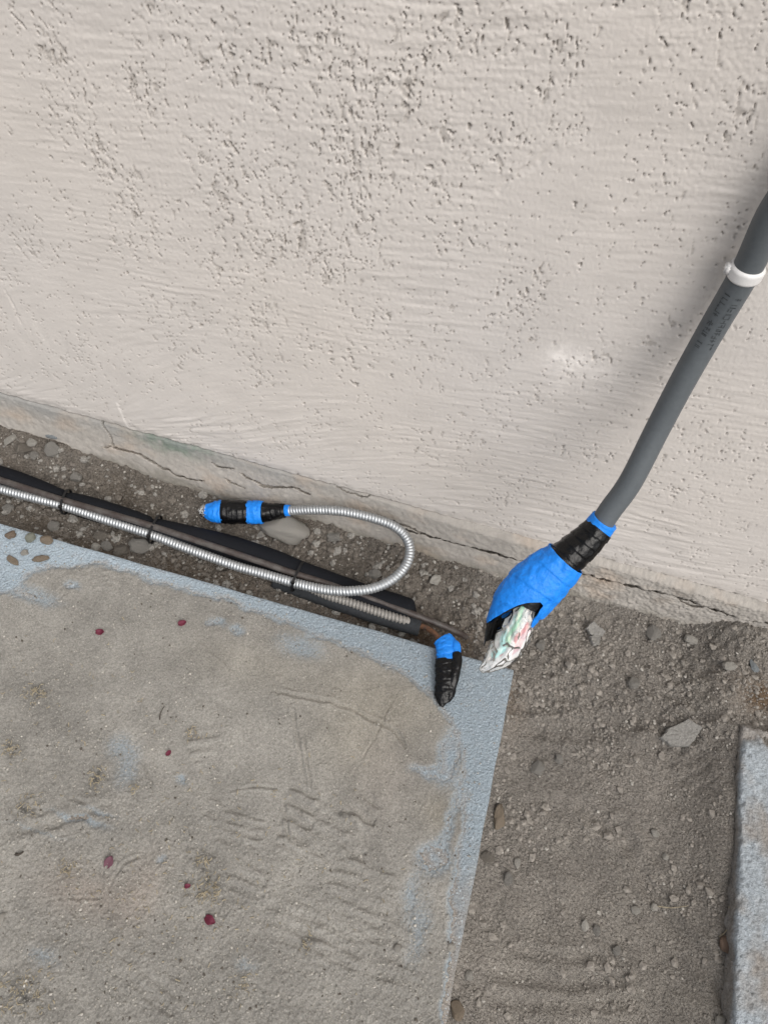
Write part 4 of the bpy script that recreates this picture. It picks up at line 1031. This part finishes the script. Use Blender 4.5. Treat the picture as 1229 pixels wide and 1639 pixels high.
def gz(p): return float(ground_h(np.array([p[0]]), np.array([p[1]]))[0])
slab_chip('concrete_fragment', [(0.5096,-0.2717), (0.5243,-0.2483), (0.5546,-0.2249), (0.5848,-0.2330), (0.5762,-0.2476), (0.5613,-0.2732), (0.5293,-0.2826)], gz((0.5461,-0.2563)) + .002, .010, 'flat angular grey concrete fragment on the soil near the kerb', 'fragment', (.10, -.06), seed=3)
slab_chip('concrete_fragment', [(0.3444,-0.0991), (0.3557,-0.0791), (0.3840,-0.0925), (0.3802,-0.1032), (0.3558,-0.1093)], gz((0.3614,-0.0939)) + .006, .006, 'upper piece of a split grey chip below the foundation crack', 'fragment', (.2, .15), seed=4)
slab_chip('concrete_fragment', [(0.3541,-0.1152), (0.3754,-0.1047), (0.3766,-0.1245), (0.3625,-0.1315)], gz((0.3670,-0.1180)) + .005, .006, 'lower piece of a split grey chip below the foundation crack', 'fragment', (-.2, .1), seed=5)

# ------------------------------------------------------------------ petals, twigs
def petal(p, size, ang, label, seed, material=M_PETAL):
    r = random.Random(seed); n = 9; bm = bmesh.new(); rows = []
    for i in range(n):
        u_ = i / (n - 1); w = math.sin(math.pi * (0.08 + 0.88 * u_)) ** 0.7 * (0.5 + 0.1 * r.random())
        rows.append([bm.verts.new((u_ - .5, (j / 4 - .5) * w * 1.3, .10 * math.sin(u_ * 5 + seed) + .30 * (j / 4 - .5) ** 2 * 2 + .05 * r.random())) for j in range(5)])
    for a, b in zip(rows[:-1], rows[1:]):
        for j in range(4): bm.faces.new((a[j], b[j], b[j + 1], a[j + 1]))
    for f_ in bm.faces: f_.smooth = True
    me = bpy.data.meshes.new('petal'); bm.to_mesh(me); bm.free()
    o = link('petal', me, material); o.scale = (size,) * 3; o.rotation_euler = (.15, -.2, ang); o.location = (p[0], p[1], float(mud_z(p[0], p[1])) + .0026)
    md_ = o.modifiers.new('thickness', 'SOLIDIFY'); md_.thickness = 0.012
    return tag(o, label, 'petal')
petal((-0.3914,-0.3313), .015, .6, 'magenta petal on the mud nearest the pad back edge', 1)
petal((-0.5241,-0.3893), .016, .2, 'thin magenta petal on the mud, upper left one of all', 2)
petal((-0.3238,-0.5527), .011, 1.0, 'smallest dark red petal in the middle of the mud', 3)
petal((-0.3461,-0.7324), .019, 1.4, 'faded purple upright petal below the scrape mark', 4, M_PETAL2)
petal((-0.1661,-0.7656), .019, -.2, 'bright magenta crumpled petal at the lower middle of the mud', 5)
petal((-0.2167,-0.7314), .010, .4, 'tiny red petal by the dry plant scraps', 6)

def twig(name, pts, r0, label, cat, material):
    Pw = catmull(pts, .004); Pw, _ = resample(Pw, .0015)
    n = len(Pw)
    o = link(name, sweep(name, Pw, lambda i, th: r0 * (1 - 0.6 * i / n) * (1 + .2 * perlin(i * .3, th, 9)), 7), material)
    return tag(o, label, cat)
def gp3(p, up): return (p[0], p[1], gz(p) + up)
twig('twig', [(-0.3606,-0.5053,0.0650), (-0.3633,-0.4954,0.0670), (-0.3624,-0.4865,0.0680), (-0.3619,-0.4809,0.0650)], .0012, 'thin dark curved twig on the mud in the middle of the pad', 'twig', M_TWIG)
twig('curled_leaf', [(-0.4885,-0.7604,0.0640), (-0.4821,-0.7599,0.0680), (-0.4790,-0.7541,0.0650)], .0024, 'dark curled scrap of leaf on the mud at the left', 'leaf', M_TWIG)
twig('dry_root', [gp3((0.6372,-0.5248), .003), gp3((0.6400,-0.5394), .005), gp3((0.6375,-0.5553), .004), gp3((0.6297,-0.5677), .003), gp3((0.6227,-0.5743), .001)], .0011, 'thin pale dry root curving on the soil beside the kerb', 'root', M_STRAW)
twig('dry_root', [gp3((0.5351,-0.5510), .003), gp3((0.5550,-0.5484), .004), gp3((0.5787,-0.5390), .003)], .0009, 'straight pale dry root on the soil by the whitish pebble', 'root', M_STRAW)

# ------------------------------------------------------------------ uncounted grit, clods and litter
ICO = None
def scatter(name, pts, sizes, material, label, cat, flat=0.7, sub=1, lift=0.2, seed=0):
    bm = bmesh.new(); bmesh.ops.create_icosphere(bm, subdivisions=sub, radius=1)
    bv = np.array([v_.co[:] for v_ in bm.verts]); bf = np.array([[v_.index for v_ in f_.verts] for f_ in bm.faces]); bm.free()
    r = np.random.default_rng(seed); n = len(pts)
    j = 1 + r.normal(0, 0.17, (n, len(bv), 1))
    sc = np.stack([r.uniform(.75, 1.3, n), r.uniform(.75, 1.3, n), r.uniform(.7, 1.2, n) * flat], 1)[:, None, :]
    v_ = bv[None] * j * sc * sizes[:, None, None]
    a = r.uniform(0, 6.28, n); ca, sa = np.cos(a)[:, None], np.sin(a)[:, None]
    x = v_[..., 0] * ca - v_[..., 1] * sa; y = v_[..., 0] * sa + v_[..., 1] * ca
    v_ = np.stack([x, y, v_[..., 2]], -1) + pts[:, None, :]
    v_[..., 2] += (sizes * flat * lift)[:, None]
    f_ = bf[None] + (np.arange(n) * len(bv))[:, None, None]
    o = link(name, mesh_np(name, v_.reshape(-1, 3), f_.reshape(-1, 3), smooth=False), material)
    return tag(o, label, cat, None, 'stuff')

def soil_points(n, seed, clump):
    r = np.random.default_rng(seed); out = []
    x = np.r_[r.uniform(-1.02, 0.24, n), r.uniform(0.20, 0.80, int(n * 1.3))]
    y = np.r_[r.uniform(-0.25, -0.03, n), r.uniform(-0.86, -0.03, int(n * 1.3))]
    ok = ~((x < PAD_X + 0.004) & (y < PAD_Y + 0.004)) & ~((x > KERB_X - 0.006) & (y < KERB_Y + .004))
    dn = 0.18 + clump * fbm(x * 11, y * 11, 2, 301) + 0.50 * sstep(-0.40, -0.22, y) + 0.3 * np.exp(-np.abs(x - PAD_X) / .04)
    ok &= r.random(len(x)) < dn
    x, y = x[ok], y[ok]
    return np.stack([x, y, ground_h(x, y)], 1), r
p, r = soil_points(13000, 21, .6)
def damp(p): return (p[:, 0] < 0.16 - 0.10 * perlin(p[:, 0] * 20, p[:, 1] * 20, 66)) & (p[:, 1] > -0.26)
sz = 0.0011 + 0.0016 * r.random(len(p)) ** 2; dm = damp(p)
scatter('soil_crumbs', p[~dm], sz[~dm], M_CLOD, 'fine crumbs of dry soil on the bare ground right of the pad', 'soil', .8, 1, .25, 5)
scatter('soil_crumbs', p[dm], sz[dm], M_DAMP, 'fine crumbs of darker soil in the trench between pad and wall', 'soil', .8, 1, .25, 15)
p, r = soil_points(3000, 22, .9)
sz = 0.0022 + 0.0054 * r.random(len(p)) ** 2.8; dm = damp(p); lt = dm & (r.random(len(p)) < 0.22)
scatter('gravel', p[~dm], sz[~dm], M_CLOD, 'small stones and clods of earth strewn over the ground right of the pad', 'gravel', .75, 1, .1, 6)
scatter('gravel', p[dm & ~lt], sz[dm & ~lt], M_DAMP, 'dark clods of earth in the trench between pad and wall', 'gravel', .75, 1, .1, 16)
scatter('gravel', p[lt], sz[lt] * 1.15, M_ST['grey'], 'grey pebbles among the dark clods in the trench', 'gravel', .75, 2, .3, 17)
p, r = soil_points(1100, 23, .5)
scatter('pale_grit', p, 0.0012 + 0.0022 * r.random(len(p)) ** 2, M_ST['pale'], 'pale grit lying on the bare ground', 'grit', .7, 1, .4, 7)
# grit on the mud
r = np.random.default_rng(31)
x = r.uniform(-0.85, PAD_X - .01, 40000); y = r.uniform(-1.0, PAD_Y - .01, 40000)
c = mud_cover(x, y)
dn = np.where(c > -0.9, 0.20 + 0.34 * sstep(-0.45, -0.8, y) + 0.3 * np.clip(fbm(x * 10, y * 10, 2, 302), -0.5, 1), 0.05)
ok = r.random(len(x)) < dn
x, y = x[ok], y[ok]
p = np.stack([x, y, mud_z(x, y)], 1)
scatter('mud_grit', p, 0.0007 + 0.0013 * r.random(len(p)) ** 3, M_GRIT, 'sand grains and fine grit scattered over the dried mud', 'grit', .8, 1, .3, 8)
k_ = r.random(len(p)) < 0.05
scatter('pale_sand', p[k_] + np.array([.003, .002, 0]), 0.0008 + 0.0013 * r.random(k_.sum()) ** 2, M_ST['white'], 'pale sand grains scattered over the dried mud', 'sand', .8, 1, .5, 9)
k_ = r.random(len(p)) < 0.05
scatter('dark_crumbs', p[k_] + np.array([-.002, .003, 0]), 0.0007 + 0.0015 * r.random(k_.sum()) ** 2, M_CRUMB, 'dark crumbs of soil scattered over the dried mud', 'soil', .6, 1, .4, 10)
# plant scraps on the mud
LIT = [((-0.1783,-0.7271), .022, 70), ((-0.2050,-0.6912), .010, 25), ((-0.4199,-0.6244), .014, 35), ((-0.5787,-0.5214), .016, 40), ((-0.5716,-0.6161), .012, 30), ((-0.3917,-0.9251), .030, 80), ((-0.4029,-0.7575), .014, 30), ((-0.3560,-0.6204), .006, 14),
       ((-0.2972,-0.5114), .012, 24), ((-0.0148,-0.7589), .010, 16), ((-0.5060,-0.6913), .02, 30), ((-0.0867,-0.8352), .016, 24), ((-0.2527,-0.7700), .12, 120), ((-0.1266,-0.6426), .15, 90), ((-0.5187,-0.5487), .14, 70)]
Vl, Fl = [], []
r = np.random.default_rng(41)
for (lx, ly), sp, n in LIT:
    for _ in range(n):
        x0, y0 = lx + r.normal(0, sp * .7), ly + r.normal(0, sp * .6)
        a = r.uniform(0, 6.28); L = r.uniform(.002, .0085); w = r.uniform(.0003, .0009)
        d = np.array([math.cos(a), math.sin(a)]); q = np.array([-d[1], d[0]]); z0 = float(mud_z(x0, y0)) + .0003 + r.uniform(0, .0015)
        b_ = len(Vl); bend = r.normal(0, .25) * L
        for t in (0, .5, 1):
            c_ = np.array([x0, y0]) + d * L * (t - .5) + q * bend * (1 - (2 * t - 1) ** 2)
            zz = z0 + r.uniform(-.0008, .0014)
            for s_, dz in ((-1, 0), (1, 0), (0, .0009)):
                Vl.append((*(c_ + q * w * s_), zz + dz))
        for k_ in (0, 3):
            for s_ in range(3):
                Fl.append((b_ + k_ + s_, b_ + k_ + (s_ + 1) % 3, b_ + k_ + 3 + (s_ + 1) % 3, b_ + k_ + 3 + s_))
tag(link('plant_litter', mesh_np('plant_litter', np.array(Vl), np.array(Fl), smooth=False), M_STRAW), 'short dry straw scraps scattered over the dried mud', 'litter', None, 'stuff')
